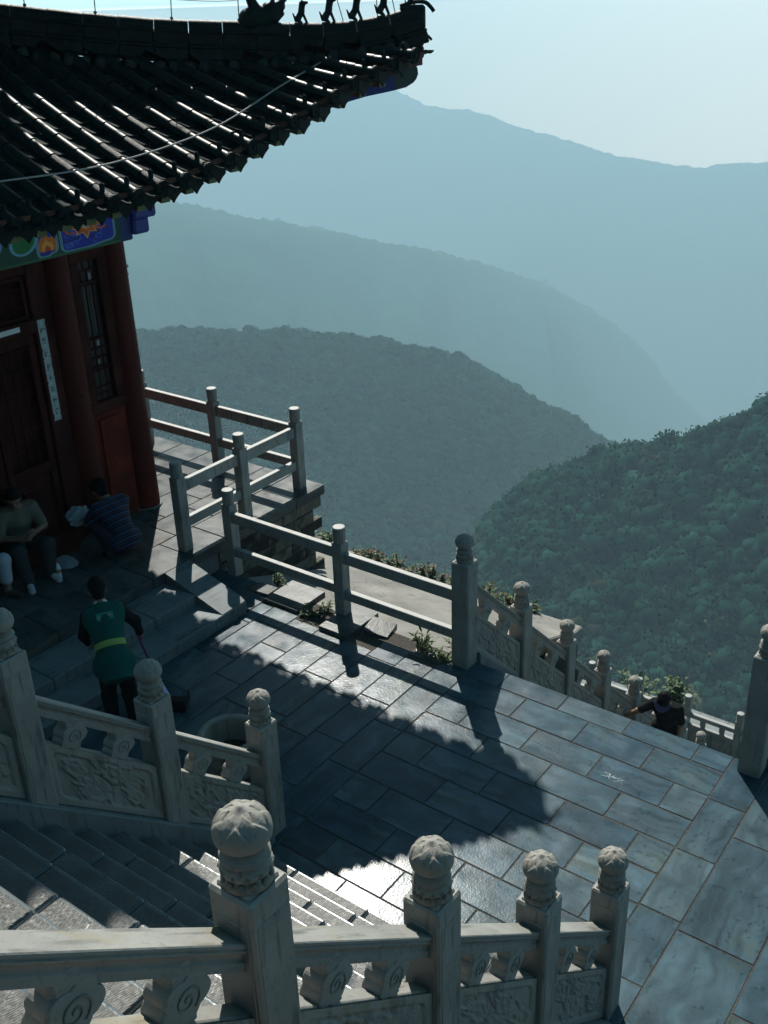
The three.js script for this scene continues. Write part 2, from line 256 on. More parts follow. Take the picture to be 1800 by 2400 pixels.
{ // forest: clumpy crowns on the two nearer ridges
  const R = rng(11);
  function crown(seed, detail) {
    const q = rng(seed), gs = [], cn = [];
    for (let i = 0; i < 5; i++) {
      const g = new THREE.IcosahedronGeometry(i ? 0.45 + q() * 0.28 : 0.8, detail), p = g.attributes.position, o = i ? V((q() - 0.5) * 1.3, (q() - 0.3) * 0.75, (q() - 0.5) * 1.3) : V(0, 0, 0);
      for (let k = 0; k < p.count; k++) { const x = p.getX(k), y = p.getY(k), z = p.getZ(k), f = 0.72 + 0.56 * fbm(x * 3.1 + z * 1.7 + seed + i * 9, y * 3.3 + z * 2.1, 0, 7, 2); p.setXYZ(k, x * f + o.x, y * f * 0.95 + o.y + 0.55, z * f + o.z); }
      const np = g.attributes.position; for (let k = 0; k < np.count; k++) { const d = V(np.getX(k) - o.x, np.getY(k) - o.y - 0.45, np.getZ(k) - o.z).normalize(); cn.push(d.x, d.y, d.z); }
      gs.push(g);
    }
    const core = merge(gs); core.setAttribute('normal', new THREE.Float32BufferAttribute(cn, 3));
    const cards = [], nn = []; // clusters of leaves standing off the core, shaded like the crown they belong to
    for (let i = 0; i < 260; i++) {
      const d = V(q() - 0.5, q() * 0.9 - 0.25, q() - 0.5).normalize(), lobe = i % 3 ? V((q() - 0.5) * 1.2, (q() - 0.3) * 0.7, (q() - 0.5) * 1.2) : V(0, 0, 0), r = i % 3 ? 0.62 : 0.9, c = d.clone().multiplyScalar(r * (0.85 + q() * 0.3)).add(lobe); c.y = c.y * 0.95 + 0.55;
      const s = 0.05 + q() * 0.075, a = V(q() - 0.5, q() - 0.5, q() - 0.5).normalize().multiplyScalar(s), b = V(q() - 0.5, q() - 0.5, q() - 0.5).cross(a).normalize().multiplyScalar(s);
      const P = (u, v) => c.clone().addScaledVector(a, u).addScaledVector(b, v).toArray(); cards.push([P(-1, -0.6), P(1, -0.5), P(0.2, 1)], [P(-1, -0.6), P(0.2, 1), P(-0.9, 0.7)]);
      for (let k = 0; k < 6; k++) nn.push(d.x, d.y + 0.35, d.z);
    }
    const lg = fromTris(cards); lg.setAttribute('normal', new THREE.Float32BufferAttribute(nn, 3)); uvm(lg);
    return merge([core, lg]);
  }
  const mat = new THREE.MeshPhysicalMaterial({ color: 0xffffff, roughness: 1, specularIntensity: 0, side: THREE.DoubleSide }), kinds = [crown(3, 1), crown(5, 1), crown(9, 1), crown(14, 1)];
  function forest(label, az0, az1, r0, r1, count, s0, s1) {
    const o = thing('forest', label, 'forest'); o.userData.kind = 'stuff';
    const lists = kinds.map(() => []);
    for (let i = 0; i < count; i++) { const a = lerp(az0, az1, R()), r = Math.sqrt(lerp(r0 * r0, r1 * r1, R())); lists[i % 4].push([a, r]); }
    lists.forEach((L, q) => {
      const m = new THREE.InstancedMesh(kinds[q], mat, L.length), mm = new THREE.Matrix4(), c = new THREE.Color();
      L.forEach(([a, r], i) => {
        const s = lerp(s0, s1, R() ** 1.6) * (0.8 + 0.5 * fbm(a * 2, r / 30, 0, 221, 2)), y = groundHeight(a, r), t = R(), w = fbm(a * 0.9 + 9, r / 60, 0, 223, 3);
        mm.makeRotationY(R() * 6.3).scale(V(s, s * (0.75 + R() * 0.5), s)); mm.setPosition(r * Math.sin(a / 57.29578), y - s * 0.12, -r * Math.cos(a / 57.29578));
        m.setMatrixAt(i, mm);
        const k = (0.45 + t * 0.7) * (0.7 + 0.6 * fbm(a * 3 + 5, r / 18, 0, 227, 2)); c.setRGB((0.004 + 0.011 * w) * k, (0.026 + 0.022 * w) * k, (0.021 + 0.008 * w) * k); if (R() < 0.04) c.setRGB(0.03 * k, 0.036 * k, 0.02 * k);
        m.setColorAt(i, c);
      });
      m.name = 'crowns'; m.userData.kind = 'stuff'; o.add(m);
    });
  }
  forest('dense green forest covering the nearer ridge at the lower right', -38, -6, 235, 430, 9500, 1.3, 4.8);
  forest('hazy blue-green forest on the middle ridge beyond the terrace railing', -60, -17, 520, 1040, 36000, 1.5, 4.6);
}

// ------------------------------------------------------------------ the paved court, its slabs laid in two directions
{
  const R = rng(21), court = setting('stone_platform');
  part(court, 'bedding', box(-7.9, 3.5, -0.4, -0.0055, -8.29, -1.15, 0.004), M.bed);
  part(court, 'bedding', box(-8.4, -7.9, -0.4, -0.0055, -6.9, -1.15, 0.004), M.bed);
  part(court, 'edge_wall', box(-5.1, 3.5, -9, -0.4, -8.27, -1.15), M.wallStone);
  const holes = [[-7.36, -6.99, -8.17, -7.87], [-6.53, -6.19, -8.1, -7.84]];
  function slab(x0, x1, z0, z1, swap, y = 0) {
    const g = 0.005, c = 0.004 + R() * 0.004, s = box(x0 + g, x1 - g, -0.06, 0, z0 + g, z1 - g, c, R() * 9, R() * 9, swap), m = part(court, 'slab', s, M.slab[Math.floor(R() * 5)]);
    m.position.y = y + (R() - 0.5) * 0.004; return m;
  }
  // columns of slabs along the court's left part
  const X = [-7.93, -7.735, -7.345, -6.95, -6.555, -6.16, -5.775, -5.388, -5.03], Z0 = [-7.5, -7.6, -7.265, -6.99, -7.11, -6.98, -7.11, -6.835];
  const starts = [-7.93, -7.95, -7.872, -7.83, -7.84, -8.06, -7.965, -8.15];
  for (let i = 0; i + 1 < X.length; i++) {
    const start = starts[i], cuts = [start];
    for (let z = Z0[i] - 0.7525 * 2; z < -3.3; z += 0.7525) if (z > start + 0.12) cuts.push(z);
    for (let k = 0; k + 1 < cuts.length; k++) slab(X[i], X[i + 1], cuts[k], cuts[k + 1], true);
  }
  for (let z = -3.34; z < -1.2; z += 0.7525) for (let i = 0; i < 7; i++) if (X[i + 1] < -5.2) slab(X[i], X[i + 1], z, z + 0.7525, true);
  // loose, lifted and broken slabs along the railing
  part(court, 'bedding', box(-8.95, -7.905, -0.4, -0.0055, -8.29, -7.695, 0.004), M.bed);
  slab(-8.92, -8.36, -8.28, -7.7, true); slab(-8.36, -7.935, -8.05, -7.7, true, 0.004);
  const lifted = (x0, x1, z0, z1, y, rx = 0, rz = 0) => { const m = part(court, 'slab', box(-(x1 - x0) / 2, (x1 - x0) / 2, -0.09, 0, -(z1 - z0) / 2, (z1 - z0) / 2, 0.005, R() * 9, R() * 9), M.terraceSlab[1]); m.position.set((x0 + x1) / 2, y, (z0 + z1) / 2); m.rotation.set(rx, 0, rz); return m; };
  lifted(-7.92, -7.385, -8.5, -7.965, 0.05, 0.01); lifted(-6.95, -6.53, -8.46, -7.84, 0.055); lifted(-6.5, -6.18, -8.37, -8.09, 0.05, 0.1, -0.13).rotation.y = 0.18;
  lifted(-5.77, -5.4, -8.2, -8.02, 0.005, 0.03); lifted(-8.3, -7.98, -8.3, -8.08, 0.01, 0, 0.04);
  // rows across the right part
  const rows = [-8.3, -8.015, -7.63, -7.24, -6.855, -6.475, -6.085, -5.69, -5.31, -4.955, -4.65];
  for (let j = 0; j + 1 < rows.length; j++) {
    const odd = j % 2, cuts = [j === 0 ? -5.09 : -5.03];
    for (let x = odd ? -4.265 : -4.635; x < -2.2; x += 0.7125) cuts.push(x + (R() - 0.5) * 0.01);
    cuts.push(-2.165);
    if (j === 10) continue;
    for (let k = 0; k + 1 < cuts.length; k++) if (cuts[k + 1] - cuts[k] > 0.1) slab(cuts[k], cuts[k + 1], rows[j], rows[j + 1], false);
  }
  const strip = [-8.3, -7.6, -6.85, -6.1, -5.365, -4.6, -3.8];
  for (let k = 0; k + 1 < strip.length; k++) slab(-2.165, -1.815, strip[k], strip[k + 1], true);
  const big = [-8.3, -7.24, -6.02, -4.8, -3.6, -2.4];
  for (let k = 0; k + 1 < big.length; k++) { slab(-1.815, -1.21, big[k], big[k + 1], true); slab(-1.21, -0.6, big[k] + 0.5 > -8.3 ? big[k] + (k ? 0.5 : 0) : -8.3, big[k + 1] + 0.5, true); slab(-0.6, 0.1, big[k], big[k + 1], true); }
  for (let x = 0.1; x < 3.3; x += 0.7) for (let z = -8.3; z < -2.5; z += 1.2) slab(x, Math.min(3.5, x + 0.7), z, z + 1.2, true);
  // chalk scribble and scratches ground into the stone
  const chalk = canvasTex(256, 128, (c, w, h) => { c.clearRect(0, 0, w, h); c.strokeStyle = 'rgba(175,190,195,0.42)'; c.lineCap = 'round'; const q = rng(5); for (let i = 0; i < 26; i++) { c.lineWidth = 1 + q() * 3; c.beginPath(); let x = 30 + q() * 190, y = 30 + q() * 66; c.moveTo(x, y); for (let k = 0; k < 3; k++) { x += (q() - 0.4) * 46; y += (q() - 0.5) * 34; c.lineTo(x, y); } c.stroke(); } });
  const cm = part(court, 'chalk_mark', new THREE.PlaneGeometry(0.3, 0.14), new THREE.MeshStandardMaterial({ map: chalk, transparent: true, roughness: 0.9 }), [-3.0, 0.0042, -7.37]); cm.rotation.set(-Math.PI / 2, 0, -0.1);
  const pale = std([0.2, 0.235, 0.245], { roughness: 0.8 });
  for (const [x, z, r, a0, a1] of [[-3.6, -5.4, 0.7, -0.9, 0.1], [-3.4, -5.5, 0.6, -1, 0.1], [-4.3, -6.9, 0.8, 2.4, 3.3]]) {
    const g = new THREE.RingGeometry(r, r + 0.006, 40, 1, a0, a1 - a0); g.rotateX(-Math.PI / 2); part(court, 'scratch', g, pale, [x, 0.0035, z]);
  }
  for (const [x0, z0, x1, z1] of [[-2.08, -5.5, -2.0, -5.0], [-1.98, -5.2, -1.9, -4.8], [-3.9, -7.45, -3.5, -7.4], [-3.2, -7.0, -2.95, -7.05]]) part(court, 'scratch', rod([x0, 0.002, z0], [x1, 0.002, z1], 0.002, 0.002, 4), pale);
}
// sloping apron of pale concrete outside the railing, with its retaining wall
{
  const led = setting('concrete_ledge'), s = new THREE.Shape(), R = rng(31), fall = 0.385;
  [[-8.86, 8.12], [-7.4, 8.06], [-7.36, 7.8], [-6.2, 7.8], [-5.3, 7.9], [-5.24, 8.3]].forEach(([x, z], i) => (i ? s.lineTo(x, z) : s.moveTo(x, z)));
  for (let z = 8.5; z < 11.6; z += 0.4) s.lineTo(-5.34 + (R() - 0.5) * 0.03, z);
  for (let x = -5.42; x > -10.2; x -= 0.28) s.lineTo(x, 11.7 + (R() - 0.5) * 0.06);
  s.lineTo(-10.3, 11.7); s.lineTo(-10.3, 10.3); s.lineTo(-8.9, 10.3);
  const g = new THREE.ExtrudeGeometry(s, { depth: 0.2, bevelEnabled: true, bevelSize: 0.02, bevelThickness: 0.02, bevelSegments: 1 }); g.rotateX(-Math.PI / 2); g.translate(0, -0.29, 0);
  const p = g.attributes.position; for (let i = 0; i < p.count; i++) p.setY(i, p.getY(i) + fall * Math.min(0, p.getZ(i) + 8.1));
  g.computeVertexNormals(); part(led, 'ledge_top', uvm(clean(g)), M.concrete);
  const w = box(-10.25, -5.4, -12, -0.34, -11.62, -8.32, 0.02), q = w.attributes.position; for (let i = 0; i < q.count; i++) if (q.getY(i) > -2) q.setY(i, q.getY(i) + fall * Math.min(0, q.getZ(i) + 8.1)); w.computeVertexNormals();
  part(led, 'retaining_wall', w, M.wallStone);
  for (const [x0, x1, z0, z1] of [[-7.4, -6.96, -8.2, -7.82], [-6.56, -6.15, -8.12, -7.8]]) part(led, 'soil', box(x0, x1, -0.09, -0.062, z0, z1), M.soil);
}
// ------------------------------------------------------------------ stairs up towards the camera
const STEP = { h: 0.225, t: 0.248, z: -4.655 };
{
  const R = rng(41), st = setting('stone_stairs');
  for (let n = 1; n <= 24; n++) {
    const y = STEP.h * n, z = STEP.z + STEP.t * (n - 1), cuts = [-5.02]; let x = -5.02 + (n % 2 ? 0.28 : 0.5) + R() * 0.25;
    for (; x < -2.3; x += 0.66 + R() * 0.16) cuts.push(x);
    cuts.push(-2.08);
    for (let k = 0; k + 1 < cuts.length; k++) {
      const a = cuts[k] + 0.004, b = cuts[k + 1] - 0.004, o = R() * 7, body = box(a, b, y - 0.22, y - 0.004, z, z + STEP.t + 0.07, 0.016, o, R() * 7), top = box(a + 0.014, b - 0.014, y - 0.02, y + 0.001, z + 0.026, z + STEP.t + 0.06, 0.004, o, R() * 7);
      const g = mergeGeometries([body, top], true), m = part(st, 'step_block', g, [M.border, M.chisel]); m.position.y = (R() - 0.5) * 0.006;
    }
    if (n % 4 === 0) part(st, 'stair_core', box(-5.0, -2.1, -0.4, y - 0.25, z + 0.1, z + 1.2), M.wallStone);
  }
}
// terrace on which the photographer stands, beside the head of the stairs
{
  const up = setting('upper_terrace');
  part(up, 'terrace_wall', box(-1.75, 9, -0.4, 4.9, -0.2, 7, 0.02), M.wallStone);
  part(up, 'terrace_wall', box(-12, -1.8, -0.4, 4.9, 1.75, 7, 0.02), M.wallStone);
  part(up, 'terrace_floor', box(-12, 9.03, 4.9, 5.0, 1.4, 7, 0.02), M.stone);
}
// stairs going down the far side of the court
{
  const st = setting('lower_stairs');
  for (let n = 1; n <= 38; n++) { const y = -0.2 * n, z = -8.3 - 0.215 * (n - 1); part(st, 'step_block', box(-5.05, -2.1, y - 0.6, y, z - 0.215, z + 0.05, 0.01, n * 0.7, 0), M.stone); }
  part(st, 'landing', box(-12, 4, -8.6, -7.8, -19.2, -16.4, 0.02), M.stone);
  part(st, 'landing_wall', box(-12, 4, -16, -8.6, -19.1, -16.4, 0.02), M.wallStone);
}
// ------------------------------------------------------------------ the temple's raised terrace with its two steps
const TY = 0.42;
{
  const R = rng(51), te = setting('temple_terrace');
  part(te, 'terrace_core', box(-17.5, -9.02, -9, TY - 0.07, -10.25, -1.2, 0.02), M.wallStone);
  const X = [-8.9, -9.53, -10.05, -10.6, -11.2, -11.8, -12.4, -13], zs = [-10.38, -9.75, -9.06, -8.38, -7.78, -7.1, -6.4, -5.7, -5.0, -4.3, -3.6, -2.9, -2.2];
  for (let i = 0; i + 1 < X.length; i++) for (let k = 0; k + 1 < zs.length; k++) {
    const sh = i % 2 ? 0.3 : 0, z0 = k ? zs[k] + sh : zs[k], z1 = zs[k + 1] + sh;
    const front = i === 0, m = part(te, 'slab', box(X[i + 1] + 0.006, X[i] - (front ? 0 : 0.006), TY - (front ? 0.14 : 0.07), TY, z0 + 0.006, z1 - 0.006, 0.005, R() * 9, R() * 9), M.terraceSlab[Math.floor(R() * 3)]); m.position.y = (R() - 0.5) * 0.003;
  }
  // coursed stones of the wall under the terrace edge
  for (let c = 0; c < 12; c++) for (let z = -10.34 + (c % 2) * 0.2; z < -8.3; ) { const w = 0.34 + R() * 0.3, z1 = Math.min(z + w, -8.25); if (z1 - z > 0.08) part(te, 'wall_stone', box(-9.05, -8.955 + R() * 0.014, TY - 0.16 - (c + 1) * 0.17, TY - 0.16 - c * 0.17 - 0.006, z + 0.003, z1 - 0.003, 0.008, R() * 5, R() * 5), M.wallStone); z = z1; }
  // plinth block below the edge beside the steps
  part(te, 'plinth', box(-9.02, -8.96, 0, TY - 0.145, -8.28, -7.69, 0.006), M.stone);
  // two steps down to the court
  for (const [x0, x1, y0, y1, cuts] of [[-8.385, -7.945, -0.05, 0.145, [-7.69, -6.1, -4.7, -3.3, -1.9]], [-8.95, -8.38, 0.0, 0.283, [-7.28, -6.64, -5.2, -3.9, -2.4]]])
    for (let k = 0; k + 1 < cuts.length; k++) part(te, 'step_block', box(x0, x1, y0, y1, cuts[k] + 0.004, cuts[k + 1] - 0.004, 0.008, R() * 5, R() * 5), M.stone);
  // sloping cheek stone closing the steps
  const c = [], xa = -7.955, xb = -8.885, z0 = -7.69, z1 = -7.285, ya = 0.15, yb = TY + 0.004, q = (x, y, z) => [x, y, z];
  const A = q(xa, ya, z0), B = q(xa, ya, z1), D = q(xb, yb, z0), E = q(xb, yb, z1), A0 = q(xa, 0, z0), B0 = q(xa, 0, z1), D0 = q(xb, 0, z0), E0 = q(xb, 0, z1);
  c.push([A, E, B], [A, D, E], [A0, A, B], [A0, B, B0], [B0, B, E], [B0, E, E0], [D0, D, A], [D0, A, A0], [D0, E, D], [D0, E0, E]);
  part(te, 'cheek_stone', uvm(fromTris(c)), new THREE.MeshStandardMaterial({ ...{ color: M.stone.color, map: marbleMap, roughness: 0.7, side: THREE.DoubleSide } }));
}
// ------------------------------------------------------------------ carved marble balustrades
const LOTUS = (() => { // closed lotus bud: overlapping rows of petals round a ball that ends in a point
  const nu = 112, nv = 64, pos = [], idx = [];
  for (let j = 0; j <= nv; j++) for (let i = 0; i <= nu; i++) {
    const th = (i / nu) * 2 * Math.PI, ph = (j / nv) * Math.PI, lat = 90 - ph * 57.2958; // lat 90 at the top
    const tip = (n, off) => { const w = Math.abs(((((th / (2 * Math.PI)) * n + off) % 1) + 1) % 1 - 0.5) * 2; return 1 - w ** 1.35; }; // 1 on a petal's mid line, 0 between petals
    let r = 0.091;
    const e1 = 12 + 32 * tip(7, 0), e2 = 46 + 24 * tip(7, 0.5);
    r += 0.0062 * sstep(1.6, -1.2, lat - e1) * (0.6 + 0.4 * tip(7, 0)) + 0.0045 * sstep(1.6, -1.2, lat - e2) * (0.55 + 0.45 * tip(7, 0.5)) - 0.004;
    r *= lat < -10 ? lerp(1, 0.78, sstep(-10, -80, lat)) : 1;
    const y = r * Math.cos(ph) * (lat < 0 ? 0.9 : 1) + 0.012 * Math.exp(-(((90 - lat) / 9) ** 2));
    pos.push(r * Math.sin(ph) * Math.cos(th), y, r * Math.sin(ph) * Math.sin(th));
    if (i < nu && j < nv) { const a = j * (nu + 1) + i, b = a + nu + 1; idx.push(a, a + 1, b, b, a + 1, b + 1); }
  }
  const g = new THREE.BufferGeometry(); g.setAttribute('position', new THREE.Float32BufferAttribute(pos, 3)); g.setIndex(idx);
  const ball = smooth(uvm(g.toNonIndexed()), 1e-5); ball.translate(0, 0.213, 0);
  const neck = lathe([[0.0, 0], [0.083, 0.0], [0.087, 0.012], [0.083, 0.026], [0.072, 0.04], [0.079, 0.05], [0.087, 0.062], [0.088, 0.076], [0.08, 0.088], [0.07, 0.097], [0.077, 0.105], [0.084, 0.114], [0.083, 0.124], [0.07, 0.138], [0.05, 0.15]], 40), leaves = [];
  for (let i = 0; i < 12; i++) { const a = (i / 12) * 6.2832, s = new THREE.SphereGeometry(0.018, 8, 6); s.scale(0.5, 1.15, 1); s.rotateY(-a); s.translate(Math.cos(a) * 0.079, 0.024, Math.sin(a) * 0.079); leaves.push(s); const t = new THREE.SphereGeometry(0.013, 8, 6); t.translate(Math.cos(a + 0.26) * 0.079, 0.07, Math.sin(a + 0.26) * 0.079); leaves.push(t); }
  return merge([ball, neck, ...leaves]);
})();
const SCROLL = (() => { // cloud-shaped bracket between rail and panel, a spiral cut in its face
  const s = new THREE.Shape();
  for (let i = 0; i <= 60; i++) { const t = (i / 60) * 2 * Math.PI, r = 0.074 + 0.02 * Math.abs(Math.cos(2.5 * t + 0.8)), x = Math.cos(t) * r * 1.12, y = Math.sin(t) * r; i ? s.lineTo(x, y) : s.moveTo(x, y); }
  const body = new THREE.ExtrudeGeometry(s, { depth: 0.085, bevelEnabled: true, bevelSize: 0.008, bevelThickness: 0.01, bevelSegments: 2 }); body.translate(0, 0, -0.0425); body.rotateY(Math.PI / 2);
  const stem = [box(-0.045, 0.045, -0.13, -0.05, -0.045, 0.045, 0.012), box(-0.046, 0.046, 0.05, 0.17, -0.055, 0.055, 0.015)], sp = [-1, 1].map((q) => tube([...Array(26)].map((_, i) => { const a = i * 0.42, r = 0.006 + i * 0.0021; return [q * 0.054, Math.sin(a) * r, Math.cos(a) * r]; }), 0.0045, 5, 60));
  return [merge([uvm(clean(body)), ...stem]), merge(sp)];
})();
function carving(seed, len, hgt) { // relief of flowers and leaves in a sunk frame, a grid in (along, up)
  const q = rng(seed), marks = [], nu = Math.round(len * 88), nv = Math.round(hgt * 88);
  for (let i = 0; i < 4; i++) marks.push({ k: 0, u: 0.13 + (len - 0.26) * ((i + 0.5 + (q() - 0.5) * 0.5) / 4), v: 0.14 + (hgt - 0.28) * (i % 2 ? 0.25 * q() : 1 - 0.3 * q()), r: 0.085 + q() * 0.05, a: q() * 6, n: 5 + Math.floor(q() * 3) });
  for (let i = 0; i < 11; i++) marks.push({ k: 1, u: 0.1 + (len - 0.2) * q(), v: 0.08 + (hgt - 0.16) * q(), r: 0.05 + q() * 0.05, a: q() * 6.28, n: 0 });
  const stems = [0, 1, 2].map(() => ({ u: 0.2 + (len - 0.4) * q(), a: (q() - 0.5) * 1.2, w: 5 + q() * 5, p: q() * 6 }));
  const f = (u, v) => {
    const m = 0.055, cut = 0.035, in0 = Math.min(u - m, len - m - u, v - m, hgt - m - v), corner = Math.min(u, len - u) + Math.min(v, hgt - v) - 2 * m - cut;
    let h = -0.014 * sstep(0, 0.008, Math.min(in0, corner)), top = 0;
    if (Math.min(in0, corner) > 0.012) {
      for (const s of stems) { const d = Math.abs(u - s.u - s.a * v - 0.03 * Math.sin(v * s.w + s.p)); top = Math.max(top, 0.012 * sstep(0.014, 0.006, d)); }
      for (const t of marks) {
        const du = u - t.u, dv = v - t.v, d = Math.hypot(du, dv);
        if (d > t.r * 1.3) continue;
        const th = Math.atan2(dv, du) - t.a;
        if (t.k === 0) { const R = t.r * (0.72 + 0.28 * Math.abs(Math.cos(th * t.n * 0.5))), e = sstep(R, R * 0.9, d); top = Math.max(top, e * (0.013 + 0.004 * Math.cos(d / t.r * 9) - 0.003 * Math.abs(Math.cos(th * t.n)) )); }
        else { const lx = d * Math.cos(th), ly = d * Math.sin(th), w = t.r * 0.42 * Math.sqrt(Math.max(0, 1 - (lx / t.r) ** 2)), e = sstep(w, w * 0.7, Math.abs(ly)); top = Math.max(top, e * (0.009 + 0.006 * Math.min(1, Math.abs(ly) / (w + 1e-6)) + 0.002 * Math.sin(lx * 220))); }
      }
    }
    return h + top;
  };
  const pos = [], idx = [];
  for (let j = 0; j <= nv; j++) for (let i = 0; i <= nu; i++) { const u = (i / nu) * len, v = (j / nv) * hgt; pos.push(f(u, v), v, -u); if (i < nu && j < nv) { const a = j * (nu + 1) + i, b = a + nu + 1; idx.push(a, a + 1, b, b, a + 1, b + 1); } }
  const g = new THREE.BufferGeometry(); g.setAttribute('position', new THREE.Float32BufferAttribute(pos, 3)); g.setIndex(idx); g.computeVertexNormals();
  return g;
}
const RAIL = (() => { const s = new THREE.Shape(); [[-0.062, 0], [0.062, 0], [0.066, -0.006], [0.066, -0.02], [0.06, -0.026], [0.06, -0.031], [0.065, -0.036], [0.063, -0.046], [0.05, -0.06], [0.043, -0.078], [0.043, -0.092], [0.05, -0.1], [0.05, -0.142], [-0.05, -0.142], [-0.05, -0.1], [-0.043, -0.092], [-0.043, -0.078], [-0.05, -0.06], [-0.063, -0.046], [-0.065, -0.036], [-0.06, -0.031], [-0.06, -0.026], [-0.066, -0.02], [-0.066, -0.006]].forEach(([x, y], i) => (i ? s.lineTo(x, y) : s.moveTo(x, y))); return s; })();
function shaft(h, W) { // square post with rounded shoulders and a sunk line round each face
  const c = W / 2, g = [box(-c, c, -0.45, h, -c, c, 0.012)], e = 0.022;
  for (let f = 0; f < 4; f++) { const b = box(-c + e, c - e, 0.05, h - 0.11, c - 0.004, c + 0.0035, 0.003, f, f); b.rotateY((f * Math.PI) / 2); g.push(b); }
  g.push(box(-c * 0.78, c * 0.78, h - 0.006, h + 0.012, -c * 0.78, c * 0.78, 0.01));
  return merge(g);
}
function balustrade(name, label, xc, posts, railY, slope, seed, W = 0.2, mat = M.marble) { // posts: [z of centre, base y, top y]
  const t = thing(name, label, 'balustrade', [xc, 0, 0]), R = rng(seed);
  posts.forEach(([z, yb, yt], i) => {
    const p = part(t, 'post', shaft(yt - yb, W), mat, [0, yb, z]); const fi = part(p, 'finial', LOTUS, M.marbleOld, [0, yt - yb + 0.005, 0]); fi.rotation.y = i * 0.7; if (W > 0.18) fi.scale.set(1.06, 1, 1.06);
    if (i === posts.length - 1) return;
    const n = posts[i + 1][0], [za, zb] = n > z ? [z + W / 2 - 0.005, n - W / 2 + 0.005] : [n + W / 2 - 0.005, z - W / 2 + 0.005], L = zb - za, y = (q) => railY(q);
    const rail = new THREE.ExtrudeGeometry(RAIL, { depth: L, bevelEnabled: false }); rail.translate(0, 0, za); const g = shear(uvm(clean(rail), R() * 5, 0), slope, za); g.translate(0, y(za), 0); part(t, 'handrail', g, mat);
    const pb = box(-0.05, 0.046, -0.88, -0.36, za, zb, 0.008, R() * 5, R() * 5); shear(pb, slope, za); pb.translate(0, y(za), 0); const pan = part(t, 'panel', pb, mat);
    const cv = carving(seed * 7 + i, L, 0.5); cv.translate(0.062, -0.865, zb); const c2 = shear(uvm(cv.toNonIndexed()), slope, za); c2.translate(0, y(za), 0); part(pan, 'carving', smooth(c2, 1e-5), mat);
    for (const k of [0.3, 0.72]) { const zz = lerp(za, zb, k), b = part(t, 'bracket', SCROLL[0], mat, [0, y(zz) - 0.25, zz]); part(b, 'spiral', SCROLL[1], mat); }
  });
  const z0 = posts[0][0], z1 = posts[posts.length - 1][0], a = Math.min(z0, z1), b = Math.max(z0, z1), cb = box(-0.13, 0.15, -1.5, -0.875, a + 0.1, b - 0.1, 0.01, 2, 3); shear(cb, slope, a); cb.translate(0, railY(a), 0); part(t, 'base_curb', cb, M.stone);
  return t;
}
balustrade('stone_balustrade', 'shaded carved marble balustrade behind the near stairs, beside the sweeper', -5.21, [[-5.06, 0, 1.18], [-3.99, 0.9, 2.08], [-2.93, 1.86, 3.05], [-1.87, 2.83, 4.02], [-0.8, 3.8, 4.98]], (z) => 0.95 + 0.91 * (z + 4.92), 0.91, 61);
balustrade('stone_balustrade', 'carved marble balustrade in the foreground with large lotus-bud posts', -2.0, [[-5.05, 0, 1.18], [-3.99, 0.82, 1.99], [-2.91, 1.72, 2.935], [-1.81, 2.69, 3.945], [-0.72, 3.66, 4.93]], (z) => 0.917 + 0.888 * (z + 4.92), 0.888, 62);
balustrade('stone_balustrade', 'carved marble balustrade descending the far stairs, starting at the tall post', -5.17, [0, 1, 2, 3, 4, 5, 6, 7].map((i) => [-8.215 - 1.27 * i, -1.185 * i, 1.285 - 1.185 * i]), (z) => 0.971 + 0.938 * (z + 8.345), 0.938, 63, 0.21);
balustrade('stone_balustrade', 'marble balustrade at the right edge, its end post cut by the frame', -1.978, [0, 1, 2, 3, 4].map((i) => [-8.215 - 1.27 * i, -1.185 * i, 1.285 - 1.185 * i]), (z) => 0.971 + 0.938 * (z + 8.345), 0.938, 64, 0.21);

// ------------------------------------------------------------------ plain railings of square posts with round caps and two bars
const CAP = lathe([[0, 0.2], [0.064, 0.2], [0.074, 0.192], [0.075, 0.18], [0.075, 0.03], [0.071, 0.026], [0.071, 0.02], [0.075, 0.016], [0.075, 0.0], [0, 0]], 28), PW = 0.072;
function plainPost(t, x, y, z, h = 1.0, low = 0.02) { const p = part(t, 'post', box(-PW, PW, -low, h, -PW, PW, 0.008, x, z), M.plainPost, [x, y, z]); part(p, 'cap', CAP, M.plainPost, [0, h - 0.002, 0]); return p; }
function bar(t, x0, x1, z, y0, y1, off = 0) { part(t, 'rail', box(x0, x1, y0, y1, z - 0.037, z + 0.037, 0.006, off, off), M.plainPost); }
function barZ(t, x, z0, z1, y0, y1, off = 0) { part(t, 'rail', box(x - 0.037, x + 0.037, y0, y1, z0, z1, 0.006, off, off), M.plainPost); }
{
  const t = thing('stone_railing', 'plain white railing of two bars along the broken slabs, up to the tall carved post', 'railing');
  plainPost(t, -8.72, 0, -8.3); plainPost(t, -6.896, 0.03, -8.246, 0.975);
  for (const [y0, y1] of [[0.745, 0.885], [0.262, 0.38]]) { const a = box(-8.66, -6.95, y0 + 0.03, y1 + 0.03, -0.037, 0.037, 0.006), b = box(-6.84, -5.24, y0, y1, -0.037, 0.037, 0.006, 3); a.rotateY(-0.03); a.translate(0.0, 0, -8.5); part(t, 'rail', box(-8.66, -6.95, y0 + 0.025, y1 + 0.025, -8.31, -8.236, 0.006), M.plainPost); b.translate(0, 0, -8.24); part(t, 'rail', b, M.plainPost); }
}
